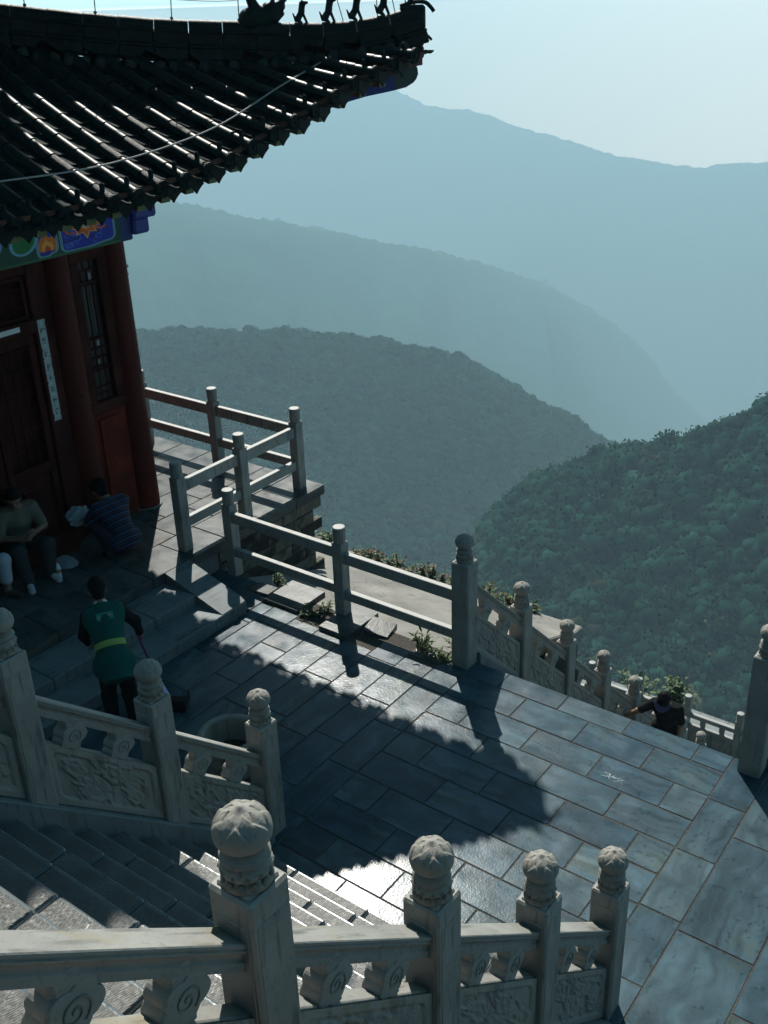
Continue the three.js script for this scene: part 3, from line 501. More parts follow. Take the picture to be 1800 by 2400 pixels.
{
  const t = thing('stone_railing', 'plain white railing round the corner of the temple terrace beside the red columns', 'railing');
  for (const [x, z] of [[-9.145, -7.885], [-9.145, -9.0], [-9.145, -10.12], [-10.74, -10.12], [-12.3, -10.12], [-13.9, -10.12]]) plainPost(t, x, TY, z);
  for (const [y0, y1] of [[0.78, 0.935], [0.295, 0.425]]) {
    barZ(t, -9.145, -8.94, -7.95, TY + y0, TY + y1, 1); barZ(t, -9.145, -10.05, -9.06, TY + y0, TY + y1, 2);
    bar(t, -10.68, -9.21, -10.12, TY + y0, TY + y1, 3); bar(t, -12.24, -10.8, -10.12, TY + y0, TY + y1, 4); bar(t, -13.84, -12.36, -10.12, TY + y0, TY + y1, 5);
  }
}
{
  const t = thing('stone_railing', 'white railing of the lower landing far below, behind the climbing person', 'railing');
  for (let i = 0; i < 8; i++) {
    const x = -9.1 + i * 1.1; plainPost(t, x, -7.8, -18, 1.0, 0.05);
    if (i === 7) break;
    part(t, 'rail', box(x + 0.07, x + 1.03, -7.11, -7.01, -18.05, -17.95, 0.01), M.plainPost);
    part(t, 'panel', box(x + 0.07, x + 1.03, -7.8, -7.28, -18.04, -17.96, 0.01), M.plainPost);
    for (const k of [0.33, 0.7]) part(t, 'bracket', box(x + k * 1.1 - 0.06, x + k * 1.1 + 0.06, -7.285, -7.105, -18.035, -17.965, 0.03), M.plainPost);
  }
}
// ------------------------------------------------------------------ the temple: red columns, painted beam, dark green tiled roof
const temple = thing('temple', 'dark green tiled temple with red columns and painted beam at the left', 'temple');
const CX = -13.2, CZ = -6.1, mz = (z) => (z > CZ ? 2 * CZ - z : z);
const EXt = [[-11.1, -7.7], [-10.66, -7.85], [-10.12, -8.01], [-9.62, -8.145], [-9.06, -8.303], [-8.54, -8.452], [-7.985, -8.596], [-7.435, -8.738], [-6.9, -8.86], [-6.05, -8.945]];
const EYt = [[-11.1, 6.21], [-10.66, 6.1], [-10.12, 5.93], [-9.62, 5.714], [-9.06, 5.526], [-8.54, 5.319], [-7.985, 5.173], [-7.435, 5.08], [-6.9, 5.027], [-6.05, 4.995]];
const eaveX = (z) => interp(mz(z), EXt), eaveY = (z) => interp(mz(z), EYt), hipX = (z) => -19.3 - mz(z), topX = (z) => Math.max(hipX(z), -11.62);
const JT = [[-14, 7.9], [-13.2, 7.35], [-12.3, 6.78], [-11.6, 6.5], [-11.3, 6.405], [-11.09, 6.325], [-10.8, 6.255], [-10.5, 6.205], [-10.23, 6.16], [-9.94, 6.13], [-9.65, 6.11], [-9.39, 6.1], [-9.12, 6.11], [-8.86, 6.13], [-8.6, 6.15], [-8.2, 6.2], [-7.8, 6.25]]; // height where the tile rows meet the hip
const bend = (z) => { const D = Math.max(0.25, eaveX(z) - hipX(z)), rise = interp(hipX(z), JT) - eaveY(z) + 0.06, s = (0.78 * rise) / D; return [s, (rise - s * D) / (D * D)]; };
const roofY = (x, z) => { const d = eaveX(z) - x, [s, c] = bend(z); return eaveY(z) - 0.06 + s * d + (d > 0 ? c * d * d : 0); };
const MIRROR = new THREE.Matrix4().set(0, 0, -1, -19.3, 0, 1, 0, 0, -1, 0, 0, -19.12, 0, 0, 0, 1);
const roof = holder(temple, 'roof');
function roofSheet(dy, out, z0, z1) {
  const nz = 90, ns = 14, pos = [], idx = [];
  for (let j = 0; j <= nz; j++) for (let i = 0; i <= ns; i++) { const z = lerp(z0, z1, j / nz), x = lerp(eaveX(z) + out, Math.min(topX(z), eaveX(z) + out), i / ns); pos.push(x, roofY(x, z) + dy, z); if (i < ns && j < nz) { const a = j * (ns + 1) + i, b = a + ns + 1; idx.push(a, b, a + 1, a + 1, b, b + 1); } }
  const g = new THREE.BufferGeometry(); g.setAttribute('position', new THREE.Float32BufferAttribute(pos, 3)); g.setIndex(idx); g.computeVertexNormals(); return uvm(g);
}
{
  const Z0 = -11.2, Z1 = 2 * CZ - Z0, both = (g) => { const q = g.clone().applyMatrix4(MIRROR), a = q.attributes.position.array; for (let i = 0; i < a.length; i += 9) for (let k = 0; k < 3; k++) { const t = a[i + k + 3]; a[i + k + 3] = a[i + k + 6]; a[i + k + 6] = t; } q.computeVertexNormals(); return [clean(g), clean(q)]; };
  part(roof, 'roof_bed', merge(both(roofSheet(-0.1, 0.1, Z0, Z1))), M.pan);
  part(roof, 'soffit', merge(both(roofSheet(-0.2, 0.03, Z0, Z1))), M.soffit);
  const strip = (o, ya, yb) => { const t = []; for (let i = 0; i < 80; i++) { const za = lerp(Z0, Z1, i / 80), zb = lerp(Z0, Z1, (i + 1) / 80), P = (z, y) => [eaveX(z) + o, eaveY(z) + y, z]; t.push([P(za, ya), P(zb, ya), P(zb, yb)], [P(za, ya), P(zb, yb), P(za, yb)]); } return uvm(fromTris(t)); };
  for (const g of both(strip(0.035, -0.3, -0.14))) part(roof, 'eave_board', g, M.soffit);
  for (const g of both(strip(0.10, -0.18, -0.13))) part(roof, 'tile_batten', g, M.soffit);
}
// tile shapes, x pointing down the slope
const TUBE = (() => { const g = new THREE.CylinderGeometry(0.073, 0.066, 0.315, 10, 1, true, 0, Math.PI), l = new THREE.CylinderGeometry(0.0748, 0.0742, 0.016, 10, 1, false, 0, Math.PI); l.translate(0, 0.15, 0); const m = merge([g, l]); m.rotateZ(-Math.PI / 2); m.rotateX(Math.PI); return m; })();
const DISC = (() => { const a = new THREE.CylinderGeometry(0.092, 0.092, 0.03, 20); a.rotateZ(Math.PI / 2); const b = new THREE.TorusGeometry(0.075, 0.008, 6, 20); b.rotateY(Math.PI / 2); b.translate(0.016, 0, 0); const c = new THREE.SphereGeometry(0.03, 10, 6); c.scale(0.5, 1, 1); c.translate(0.014, 0, 0); return merge([a, b, c]); })();
const DRIP = (() => { const s = new THREE.Shape(); s.moveTo(-0.1, 0.045); s.quadraticCurveTo(0, -0.05, 0.1, 0.045); s.lineTo(0.098, -0.065); s.quadraticCurveTo(0.04, -0.1, 0, -0.155); s.quadraticCurveTo(-0.04, -0.1, -0.098, -0.065); const g = new THREE.ExtrudeGeometry(s, { depth: 0.02, bevelEnabled: true, bevelSize: 0.004, bevelThickness: 0.004, bevelSegments: 1, curveSegments: 6 }); g.rotateY(Math.PI / 2); return clean(g); })();
const NAIL = lathe([[0.024, -0.02], [0.026, 0.02], [0.03, 0.035], [0.024, 0.055], [0.01, 0.07], [0, 0.074]], 10);
const PAN = (() => { const t = [], n = 5; for (let i = 0; i < n; i++) { const f = (k) => { const u = (k / n - 0.5) * 2; return [u * 0.085, 0.018 * u * u]; }, [a, ya] = f(i), [b, yb] = f(i + 1); t.push([[-0.13, ya, a], [0.13, ya + 0.02, a], [0.13, yb + 0.02, b]], [[-0.13, ya, a], [0.13, yb + 0.02, b], [-0.13, yb, b]], [[0.13, ya + 0.02, a], [0.13, ya, a], [0.13, yb, b]], [[0.13, ya + 0.02, a], [0.13, yb, b], [0.13, yb + 0.02, b]]); } return uvm(fromTris(t)); })();
const rowZ = []; for (let z = -10.94; z < -1.1; z += 0.2735) rowZ.push(z);
{
  const R = rng(71), far = [], pans = [], farEnds = [], slopeAt = (z, d) => { const [s, c] = bend(z); return s + 2 * c * Math.max(0, d); };
  const place = (o, x, y, z, s) => { o.position.set(x, y, z); o.rotation.z = -Math.atan(s); return o; };
  rowZ.forEach((z, k) => {
    const ex = eaveX(z), L = ex - topX(z), near = z < -4.9;
    for (let d = -0.01, i = 0; d < L + 0.1; d += 0.297, i++) {
      const x = ex - d, sl = slopeAt(z, d), y = roofY(x, z) - 0.073;
      if (near && d < 3.4) { const m = part(roof, 'tube_tile', TUBE, R() < 0.2 ? M.glazeOld : M.glaze); place(m, x + (R() - 0.5) * 0.004, y + (R() - 0.5) * 0.003, z + (R() - 0.5) * 0.004, sl + 0.006 + (R() - 0.5) * 0.006); }
      else { const g = TUBE.clone(); g.rotateZ(-Math.atan(sl)); g.translate(x, y, z); far.push(g); }
      const f = TUBE.clone(); f.rotateZ(-Math.atan(sl)); f.translate(x, y, z); f.applyMatrix4(MIRROR); far.push(f);
    }
    const ye = roofY(ex + 0.15, z) - 0.075;
    if (near) {
      part(roof, 'eave_disc', DISC, M.glazeOld, [ex + 0.155, ye, z]).rotation.z = -0.12;
      if (k) part(roof, 'drip_tile', DRIP, M.glazeOld, [eaveX(z - 0.137) + 0.12, roofY(eaveX(z - 0.137) + 0.13, z - 0.137) - 0.105, z - 0.137]).rotation.z = -0.1;
      part(roof, 'tile_nail', NAIL, M.glaze, [ex, roofY(ex, z) - 0.01, z]);
    } else { for (const [g, x, y, zz] of [[DISC, ex + 0.155, ye, z], [DRIP, ex + 0.12, ye - 0.03, z - 0.137]]) { const q = g.clone(); q.translate(x, y, zz); farEnds.push(q); } }
    for (const [g, x, y, zz] of [[DISC, ex + 0.155, ye, z], [DRIP, ex + 0.12, ye - 0.03, z - 0.137]]) { const q = g.clone(); q.translate(x, y, zz); q.applyMatrix4(MIRROR); farEnds.push(q); }
    const zp = z - 0.137, lp = eaveX(zp) - topX(zp);
    for (let d = -0.1; d < lp; d += 0.2) { const x = eaveX(zp) - d, g = PAN.clone(); g.rotateZ(-Math.atan(slopeAt(zp, d)) + 0.03); g.translate(x, roofY(x, zp) - 0.09, zp); pans.push(g); }
  });
  part(roof, 'outer_tiles', merge(far), M.glaze).userData.kind = 'stuff';
  part(roof, 'outer_eave_tiles', merge(farEnds), M.glazeOld).userData.kind = 'stuff';
  part(roof, 'pan_tiles', merge(pans), M.pan).userData.kind = 'stuff';
}
// hip ridge with its beasts
const ridgeTop = (x) => interp(x, [[-11.7, 6.83], [-11.27, 6.725], [-10.9, 6.655], [-10.56, 6.59], [-9.95, 6.5], [-9.3, 6.452], [-8.9, 6.41], [-8.5, 6.405], [-8.24, 6.442], [-8.0, 6.515], [-7.78, 6.6]]);
{
  const pieces = [box(-0.196, 0.196, -0.43, -0.3, -0.12, 0.12, 0.012), box(-0.194, 0.194, -0.3, -0.27, -0.15, 0.15, 0.006), box(-0.192, 0.192, -0.27, -0.14, -0.085, 0.085, 0.01), box(-0.194, 0.194, -0.14, -0.115, -0.125, 0.125, 0.006)], cap = new THREE.CylinderGeometry(0.09, 0.084, 0.385, 14); cap.scale(1, 1, 1); cap.rotateZ(Math.PI / 2); cap.translate(0, -0.088, 0);
  const RG = merge([...pieces, cap]);
  for (let x = -11.6; x < -7.9; x += 0.277) { const a = ridgeTop(x - 0.138), b = ridgeTop(x + 0.138), m = part(roof, 'ridge_tile', RG, M.glazeOld, [x, (a + b) / 2, -19.3 - x]); m.rotation.order = 'YXZ'; m.rotation.set(0, Math.PI / 4, Math.atan((b - a) / (0.277 * Math.SQRT2))); }
  part(roof, 'ridge_core', tube([...Array(16)].map((_, i) => { const x = -11.6 + i * 0.25; return [x, ridgeTop(x) - 0.2, -19.3 - x]; }), 0.075, 8, 50), M.glazeOld); part(roof, 'ridge_foot', tube([...Array(16)].map((_, i) => { const x = -11.6 + i * 0.25; return [x, ridgeTop(x) - 0.37, -19.3 - x]; }), 0.1, 8, 50), M.glazeOld);
  // mortar fillet where the tile rows run into the ridge
  const fil = []; for (let x = -11.5; x < -7.95; x += 0.12) for (const s of [1, -1]) { const f = V(x + s * 0.1, 0, -19.3 - x + s * 0.1), xx = s > 0 ? f.x : -19.3 - f.z, zz = s > 0 ? f.z : -19.3 - f.x, g = new THREE.SphereGeometry(0.07, 8, 6); g.translate(f.x, Math.min(roofY(xx, zz) - 0.07, ridgeTop(x) - 0.36), f.z); fil.push(g); }
  part(roof, 'ridge_mortar', merge(fil), M.mortar);
  // the upturned end: hooked leaf tips and the end tile
  const along = (q) => { q.rotateY(Math.PI / 4); return q; };
  const hook = merge([tube([[-0.28, -0.03, 0], [-0.1, 0.01, 0], [0.03, 0.0, 0], [0.1, -0.06, 0], [0.13, -0.1, 0]], 0.024, 7), tube([[-0.15, -0.3, 0], [0.0, -0.32, 0], [0.06, -0.37, 0], [0.1, -0.41, 0]], 0.016, 6), box(-0.28, 0.02, -0.3, -0.02, -0.07, 0.07, 0.03), box(-0.3, 0.0, -0.46, -0.3, -0.085, 0.085, 0.03), box(-0.34, -0.01, -0.62, -0.46, -0.1, 0.1, 0.03)]);
  part(roof, 'ridge_end', along(hook), M.glazeOld, [-7.83, 6.58, -11.47]);
  const beast = blob([[-0.05, 0.07, 0, 0.005, 0.15, 0, 0.042, 0.036], [0.005, 0.15, 0, 0.03, 0.215, 0, 0.034, 0.026], [0.03, 0.245, 0, 0.08, 0.25, 0, 0.03, 0.017], [0.015, 0.14, 0.022, 0.066, 0.0, 0.022, 0.016, 0.013], [0.015, 0.14, -0.022, 0.066, 0.0, -0.022, 0.016, 0.013], [-0.055, 0.06, 0.026, 0.0, 0.008, 0.03, 0.026, 0.014], [-0.055, 0.06, -0.026, 0.0, 0.008, -0.03, 0.026, 0.014], [-0.08, 0.05, 0, -0.11, 0.135, 0, 0.018, 0.008], [0.02, 0.27, 0.02, 0.01, 0.3, 0.024, 0.009, 0.005], [0.02, 0.27, -0.02, 0.01, 0.3, -0.024, 0.009, 0.005], [-0.02, 0.16, 0, 0.0, 0.25, 0, 0.02, 0.02]], 0.007, 0.014);
  for (const [x, s, l] of [[-8.86, 0.92, 'seated roof beast nearest the horned dragon head'], [-8.63, 1.0, 'second seated roof beast'], [-8.4, 1.0, 'third seated roof beast'], [-8.165, 0.98, 'fourth seated roof beast'], [-7.93, 0.7, 'small rider figure at the tip of the ridge']]) { const m = part(roof, 'ridge_beast', beast, M.glazeOld, [x, ridgeTop(x) - 0.02, -19.3 - x]); m.rotation.order = 'YXZ'; m.rotation.set(0, Math.PI / 4, 0.03); m.scale.setScalar(s); m.userData.label = l; }
  const dragon = blob([[-0.18, 0.02, 0, 0.06, 0.06, 0, 0.13, 0.11], [0.05, 0.12, 0, 0.2, 0.15, 0, 0.085, 0.05], [0.17, 0.17, 0, 0.25, 0.23, 0, 0.035, 0.03], [0.12, 0.02, 0, 0.21, 0.07, 0, 0.05, 0.025], [-0.1, 0.12, 0.05, -0.24, 0.42, 0.07, 0.07, 0.02], [-0.1, 0.12, -0.05, -0.24, 0.42, -0.07, 0.07, 0.02], [0.1, 0.2, 0.05, 0.11, 0.22, 0.055, 0.025, 0.02], [0.1, 0.2, -0.05, 0.11, 0.22, -0.055, 0.025, 0.02]], 0.011, 0.03);
  const dm = part(roof, 'dragon_head', dragon, M.glazeOld, [-9.17, 6.44, -10.13]); dm.rotation.y = Math.PI / 4; dm.userData.label = 'horned dragon head on the hip ridge';
  // corner beam under the ridge, its nose curling up
  const prof = (pts) => { const s = new THREE.Shape(); pts.forEach(([x, y], i) => (i ? s.lineTo((x + 8.5) * Math.SQRT2, y) : s.moveTo((x + 8.5) * Math.SQRT2, y))); const g = new THREE.ExtrudeGeometry(s, { depth: 0.15, bevelEnabled: true, bevelSize: 0.006, bevelThickness: 0.008, bevelSegments: 1 }); g.translate(0, 0, -0.075); g.rotateY(Math.PI / 4); return g; };
  part(temple, 'corner_beam', uvm(clean(prof([[-10.6, 4.78], [-9.2, 5.3], [-8.35, 5.575], [-8.1, 5.63], [-8.1, 5.84], [-8.5, 5.85], [-9.2, 5.75], [-10.6, 5.2]]))), M.blue, [-8.5, 0, -10.8]);
  part(temple, 'beam_nose', uvm(clean(prof([[-8.1, 5.63], [-8.0, 5.66], [-7.94, 5.705], [-7.912, 5.745], [-7.895, 5.8], [-7.9, 5.86], [-7.915, 5.905], [-7.934, 5.915], [-7.95, 5.905], [-7.958, 5.885], [-7.985, 5.88], [-8.04, 5.895], [-8.1, 5.9]]))), M.darkPaint, [-8.5, 0, -10.8]);
}
// rafters under the eave, ends painted
{
  const RF = box(-1.75, 0, -0.062, 0.062, -0.065, 0.065, 0.004), RE = box(-0.001, 0.006, -0.058, 0.058, -0.06, 0.06, 0.002);
  for (let z = -10.6; z < -1.7; z += 0.283) {
    const near = z < -5.6, s = bend(z)[0] * 0.9, m = part(temple, 'rafter', RF, M.soffit, [eaveX(z) + 0.045, eaveY(z) - 0.315, z]); m.rotation.z = -Math.atan(s) ; if (near) part(m, 'rafter_end', RE, M.rafterEnd);
  }
}
// walls, columns, window, door
{
  const FX = -10.57, colZ = [-8.51, -7.64, -4.56, -3.69];
  const CO = lathe([[0, 4.5], [0.178, 4.5], [0.182, 3], [0.19, 0.9], [0.195, 0.0], [0, 0]], 32), BA = lathe([[0.0, 0.03], [0.205, 0.03], [0.215, 0.02], [0.218, 0], [0, 0]], 32), FQ = rng(97);
  colZ.forEach((z, i) => { const c = part(temple, 'column', CO, M.red, [FX, TY, z]); part(c, 'column_base', BA, M.stone); if (i < 2) { const fl = []; for (let k = 0; k < 90; k++) { const y = 0.3 + FQ() * 4.1, a = FQ() * 6.283, s = 0.008 + FQ() * 0.022, g = new THREE.TetrahedronGeometry(s); g.scale(0.5, 1.3, 1); g.rotateY(-a); g.translate(Math.cos(a) * 0.19, y, Math.sin(a) * 0.19); fl.push(g); } part(c, 'paint_flakes', merge(fl), M.brownWood).userData.kind = 'stuff'; } });
  for (const x of [-12.2, -14.2, -15.8]) part(temple, 'column', CO, M.red, [x, TY, -8.51]);
  part(temple, 'back_wall', merge([box(-15.9, -10.62, TY, 5.1, -8.55, -8.4), box(-15.9, -15.7, TY, 5.1, -8.4, -3.7), box(-15.9, -10.62, TY, 5.1, -3.75, -3.6)]), M.redPanel);
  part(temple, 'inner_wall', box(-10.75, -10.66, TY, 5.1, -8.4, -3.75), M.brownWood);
  part(temple, 'upper_wall', box(-15, -11.62, 5.0, 9.3, -7.7, -4.5, 0.02), M.redPanel);
  // narrow bay between the two columns: panel below, lattice window above
  part(temple, 'wall_panel', merge([box(-10.66, -10.5, TY, 1.97, -8.36, -7.8, 0.01), box(-10.5, -10.47, TY + 0.04, 1.9, -8.2, -7.88, 0.012)]), M.redPanel);
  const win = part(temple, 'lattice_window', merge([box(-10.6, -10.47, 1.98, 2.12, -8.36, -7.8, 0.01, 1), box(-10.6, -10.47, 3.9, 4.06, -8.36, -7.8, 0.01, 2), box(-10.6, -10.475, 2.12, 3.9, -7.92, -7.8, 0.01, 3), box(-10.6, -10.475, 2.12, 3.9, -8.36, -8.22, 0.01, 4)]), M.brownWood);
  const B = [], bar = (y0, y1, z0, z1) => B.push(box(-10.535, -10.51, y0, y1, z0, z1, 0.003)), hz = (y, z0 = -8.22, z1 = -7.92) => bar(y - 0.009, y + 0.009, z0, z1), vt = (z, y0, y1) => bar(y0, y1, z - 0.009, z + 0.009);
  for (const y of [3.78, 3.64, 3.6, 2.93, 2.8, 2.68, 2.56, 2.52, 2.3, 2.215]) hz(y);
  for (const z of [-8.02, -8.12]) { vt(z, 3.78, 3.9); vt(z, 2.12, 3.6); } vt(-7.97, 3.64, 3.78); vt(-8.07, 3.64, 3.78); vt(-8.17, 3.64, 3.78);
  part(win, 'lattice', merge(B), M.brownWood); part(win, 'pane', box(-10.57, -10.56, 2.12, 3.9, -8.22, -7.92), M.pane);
  // paper scraps still stuck in the lattice
  part(win, 'paper_scrap', merge([box(-10.52, -10.517, 2.83, 2.9, -8.1, -8.06), box(-10.52, -10.517, 3.66, 3.74, -8.12, -8.08), box(-10.52, -10.517, 2.6, 2.66, -8.06, -8.04)]), std([0.2, 0.22, 0.22]));
  // door bay
  part(temple, 'door_frame', merge([box(-10.62, -10.46, TY, 4.06, -7.36, -7.17, 0.012), box(-10.62, -10.46, 3.92, 4.06, -7.17, -5.03, 0.012), box(-10.62, -10.44, 3.24, 3.4, -7.17, -5.03, 0.012), box(-10.62, -10.46, TY, 4.06, -5.03, -4.8, 0.012), box(-10.62, -10.5, TY, 4.06, -7.46, -7.36, 0.01)]), M.brownWood);
  const stripTex = canvasTex(96, 1024, (c, w, h) => { // peeling paper strip with a column of brushed characters
    c.fillStyle = '#8d9896'; c.fillRect(0, 0, w, h); const q = rng(91); for (let i = 0; i < 260; i++) { c.fillStyle = `rgba(${q() < 0.5 ? '90,100,100' : '215,222,218'},0.12)`; c.fillRect(q() * w, q() * h, 10 + q() * 30, 4 + q() * 20); }
    c.fillStyle = '#3a1c18'; for (let i = 0; i < 12; i++) c.fillRect(q() < 0.5 ? 0 : w - 6, q() * h, 8, 8 + q() * 40);
    c.strokeStyle = '#14171a'; c.lineCap = 'round';
    for (let k = 0; k < 8; k++) { const y0 = 60 + k * 120; for (let i = 0; i < 7; i++) { c.lineWidth = 3 + q() * 4; c.beginPath(); const hor = q() < 0.5, x = 22 + q() * 24, y = y0 + q() * 56; c.moveTo(x, y); hor ? c.lineTo(x + 24 + q() * 20, y - 5 + q() * 6) : c.lineTo(x - 8 + q() * 16, y + 22 + q() * 16); c.stroke(); } }
  });
  const st = part(temple, 'couplet_strip', new THREE.PlaneGeometry(0.105, 1.26), new THREE.MeshStandardMaterial({ map: stripTex, roughness: 0.9 }), [-10.456, 2.74, -7.262]); st.rotation.y = Math.PI / 2; st.userData.label = 'white paper strip with a column of black brushed characters';
  part(temple, 'paper_scrap', box(-10.438, -10.435, 3.3, 3.36, -6.95, -6.45, 0.002), std([0.5, 0.53, 0.52]));
  const D = [], d = (y0, y1, z0, z1, x = -10.53) => D.push(box(x, x + 0.03, y0, y1, z0, z1, 0.003));
  for (const [za, zb] of [[-7.15, -6.12], [-6.08, -5.05]]) { // transom lattice: frame, octagon, corner squares
    for (const y of [3.42, 3.88]) d(y - 0.02, y + 0.02, za, zb); for (const z of [za + 0.02, zb - 0.02]) d(3.42, 3.88, z - 0.02, z + 0.02);
    const o = (y, z) => d(y - 0.008, y + 0.008, z - 0.06, z + 0.06);
    for (const y of [3.55, 3.65, 3.76]) { o(y, za + 0.1); o(y, zb - 0.1); } for (const z of [za + 0.17, zb - 0.17]) d(3.42, 3.88, z - 0.009, z + 0.009);
    const zc = (za + zb) / 2, oct = [[-0.32, -0.12], [-0.2, -0.2], [0.2, -0.2], [0.32, -0.12], [0.32, 0.12], [0.2, 0.2], [-0.2, 0.2], [-0.32, 0.12]];
    oct.forEach(([a, b], i) => { const [e, f] = oct[(i + 1) % 8]; D.push(rod([-10.515, 3.65 + b, zc + a], [-10.515, 3.65 + f, zc + e], 0.011, 0.011, 5)); });
  }
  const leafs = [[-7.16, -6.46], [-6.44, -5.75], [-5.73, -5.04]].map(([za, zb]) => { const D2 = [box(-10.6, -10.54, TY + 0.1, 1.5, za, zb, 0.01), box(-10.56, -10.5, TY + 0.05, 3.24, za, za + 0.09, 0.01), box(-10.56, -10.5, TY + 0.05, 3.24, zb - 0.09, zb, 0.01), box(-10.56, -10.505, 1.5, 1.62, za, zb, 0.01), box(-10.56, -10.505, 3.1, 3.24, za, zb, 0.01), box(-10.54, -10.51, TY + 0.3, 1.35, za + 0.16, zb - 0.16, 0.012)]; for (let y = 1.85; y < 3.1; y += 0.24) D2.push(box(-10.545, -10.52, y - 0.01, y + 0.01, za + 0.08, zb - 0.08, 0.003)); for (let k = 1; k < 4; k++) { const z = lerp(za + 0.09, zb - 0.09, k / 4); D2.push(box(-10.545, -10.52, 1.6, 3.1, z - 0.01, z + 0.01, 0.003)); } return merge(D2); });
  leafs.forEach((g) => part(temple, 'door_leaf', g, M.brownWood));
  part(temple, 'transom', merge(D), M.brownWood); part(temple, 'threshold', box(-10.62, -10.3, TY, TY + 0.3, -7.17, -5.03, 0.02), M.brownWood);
  // painted beam over the bays
  const paint = canvasTex(2048, 512, (c, w, h) => { // right end of the picture = far corner column
    const X = (z) => ((z + 3.3) / -5.5) * w, r = rng(93); c.fillStyle = '#0c3f2c'; c.fillRect(0, 0, w, h); c.save(); c.translate(0, 48);
    const panel = (za, zb, col, n = 26) => { const a = X(za), b = X(zb); c.beginPath(); c.moveTo(a + n, 40); c.lineTo(b - n, 40); c.quadraticCurveTo(b, 46, b, 90); c.lineTo(b, h - 130); c.quadraticCurveTo(b - 4, h - 78, b - n * 2, h - 84); c.quadraticCurveTo((a + b) / 2, h - 60, a + n * 2, h - 66); c.quadraticCurveTo(a, h - 60, a, h - 110); c.lineTo(a, 90); c.quadraticCurveTo(a, 44, a + n, 40); c.closePath(); c.fillStyle = col; c.fill(); c.lineWidth = 12; c.strokeStyle = '#7fa2c4'; c.stroke(); c.lineWidth = 4; c.strokeStyle = '#2f7a55'; c.stroke(); };
    panel(-7.62, -8.42, '#12299a');
    for (let i = 0; i < 60; i++) { c.strokeStyle = i % 2 ? '#0a1866' : '#3f63c2'; c.lineWidth = 6; c.beginPath(); const x = X(-7.68) + r() * 210, y = 230 + r() * 180; c.arc(x, y, 8 + r() * 16, r() * 6, r() * 6 + 3); c.stroke(); }
    const star = (x, y, R0, col) => { c.beginPath(); for (let i = 0; i < 16; i++) { const a = (i / 16) * 6.2832 - Math.PI / 2, q = i % 2 ? R0 * 0.52 : i % 4 ? R0 * 0.85 : R0; i ? c.lineTo(x + Math.cos(a) * q, y + Math.sin(a) * q) : c.moveTo(x, y - R0); } c.closePath(); c.fillStyle = col; c.fill(); c.lineWidth = 5; c.strokeStyle = '#d8b070'; c.stroke(); };
    star(X(-8.0), 285, 92, '#c8560f'); for (const s of [-1, 1]) { c.lineWidth = 14; c.strokeStyle = '#c8560f'; c.beginPath(); c.arc(X(-8.0) + s * 82, 295, 28, 0.4, 3.9); c.stroke(); } star(X(-8.0), 285, 26, '#79a9b5');
    panel(-7.28, -7.56, '#0f2388', 14);
    const fl = (x, y, s, col) => { c.fillStyle = col; c.beginPath(); c.moveTo(x - 34 * s, y); c.quadraticCurveTo(x - 44 * s, y - 70 * s, x - 16 * s, y - 90 * s); c.quadraticCurveTo(x - 14 * s, y - 60 * s, x - 4 * s, y - 130 * s); c.quadraticCurveTo(x + 8 * s, y - 60 * s, x + 22 * s, y - 84 * s); c.quadraticCurveTo(x + 46 * s, y - 60 * s, x + 34 * s, y); c.closePath(); c.fill(); };
    fl(X(-7.42), 410, 1.25, '#c9691a'); fl(X(-7.42), 410, 0.8, '#e09a3a'); fl(X(-7.42), 410, 0.4, '#b8341c');
    for (let i = 0; i < 9; i++) { // clouds and scrolls over the door bay
      const x = X(-7.05) - i * 180, up = i % 2; c.lineWidth = 16; c.fillStyle = up ? '#15308f' : '#0f6b34'; c.strokeStyle = up ? '#6f93c9' : '#5f9fb5';
      c.beginPath(); c.moveTo(x + 130, 60); c.bezierCurveTo(x + 170, 180, x + 60, 200, x + 90, 300); c.bezierCurveTo(x + 60, 440, x - 60, 420, x - 40, 300); c.bezierCurveTo(x - 100, 220, x - 40, 120, x - 80, 60); c.closePath(); c.fill(); c.stroke();
      c.fillStyle = '#c98a12'; c.beginPath(); c.moveTo(x - 20, 120); c.lineTo(x + 50, 130); c.lineTo(x + 10, 240); c.closePath(); c.fill();
    }
    c.restore(); c.fillStyle = '#16613a'; c.fillRect(0, h - 14, w, 14); c.fillStyle = '#0b2a63'; c.fillRect(X(-8.5), 0, w, h);
    for (let i = 0; i < 500; i++) { c.fillStyle = `rgba(10,14,16,${r() * 0.16})`; c.fillRect(r() * w, r() * h, r() * 40, r() * 14); }
  });
  const beam = part(temple, 'painted_beam', merge([box(-10.72, -10.37, 4.04, 4.85, -8.75, -3.45, 0.02), box(-10.72, -10.45, 4.85, 5.05, -8.75, -3.45)]), M.darkPaint);
  const face = part(beam, 'painting', new THREE.PlaneGeometry(5.26, 0.78), new THREE.MeshStandardMaterial({ map: paint, roughness: 0.7 }), [-10.366, 4.445, -6.1]); face.rotation.y = Math.PI / 2;
  const fuv = face.geometry.attributes.uv; for (let i = 0; i < fuv.count; i++) fuv.setX(i, 0.02 + fuv.getX(i) * 0.96);
  part(temple, 'beam_end', merge([box(-10.66, -10.3, 4.1, 4.3, -8.98, -8.72, 0.03), box(-10.68, -10.28, 4.28, 4.62, -9.1, -8.72, 0.03), box(-10.66, -10.3, 4.6, 4.9, -9.03, -8.72, 0.02)]), M.blue);
  part(temple, 'far_beam', box(-15.6, -10.4, 4.04, 4.85, -8.72, -8.4, 0.02), M.darkPaint);
}
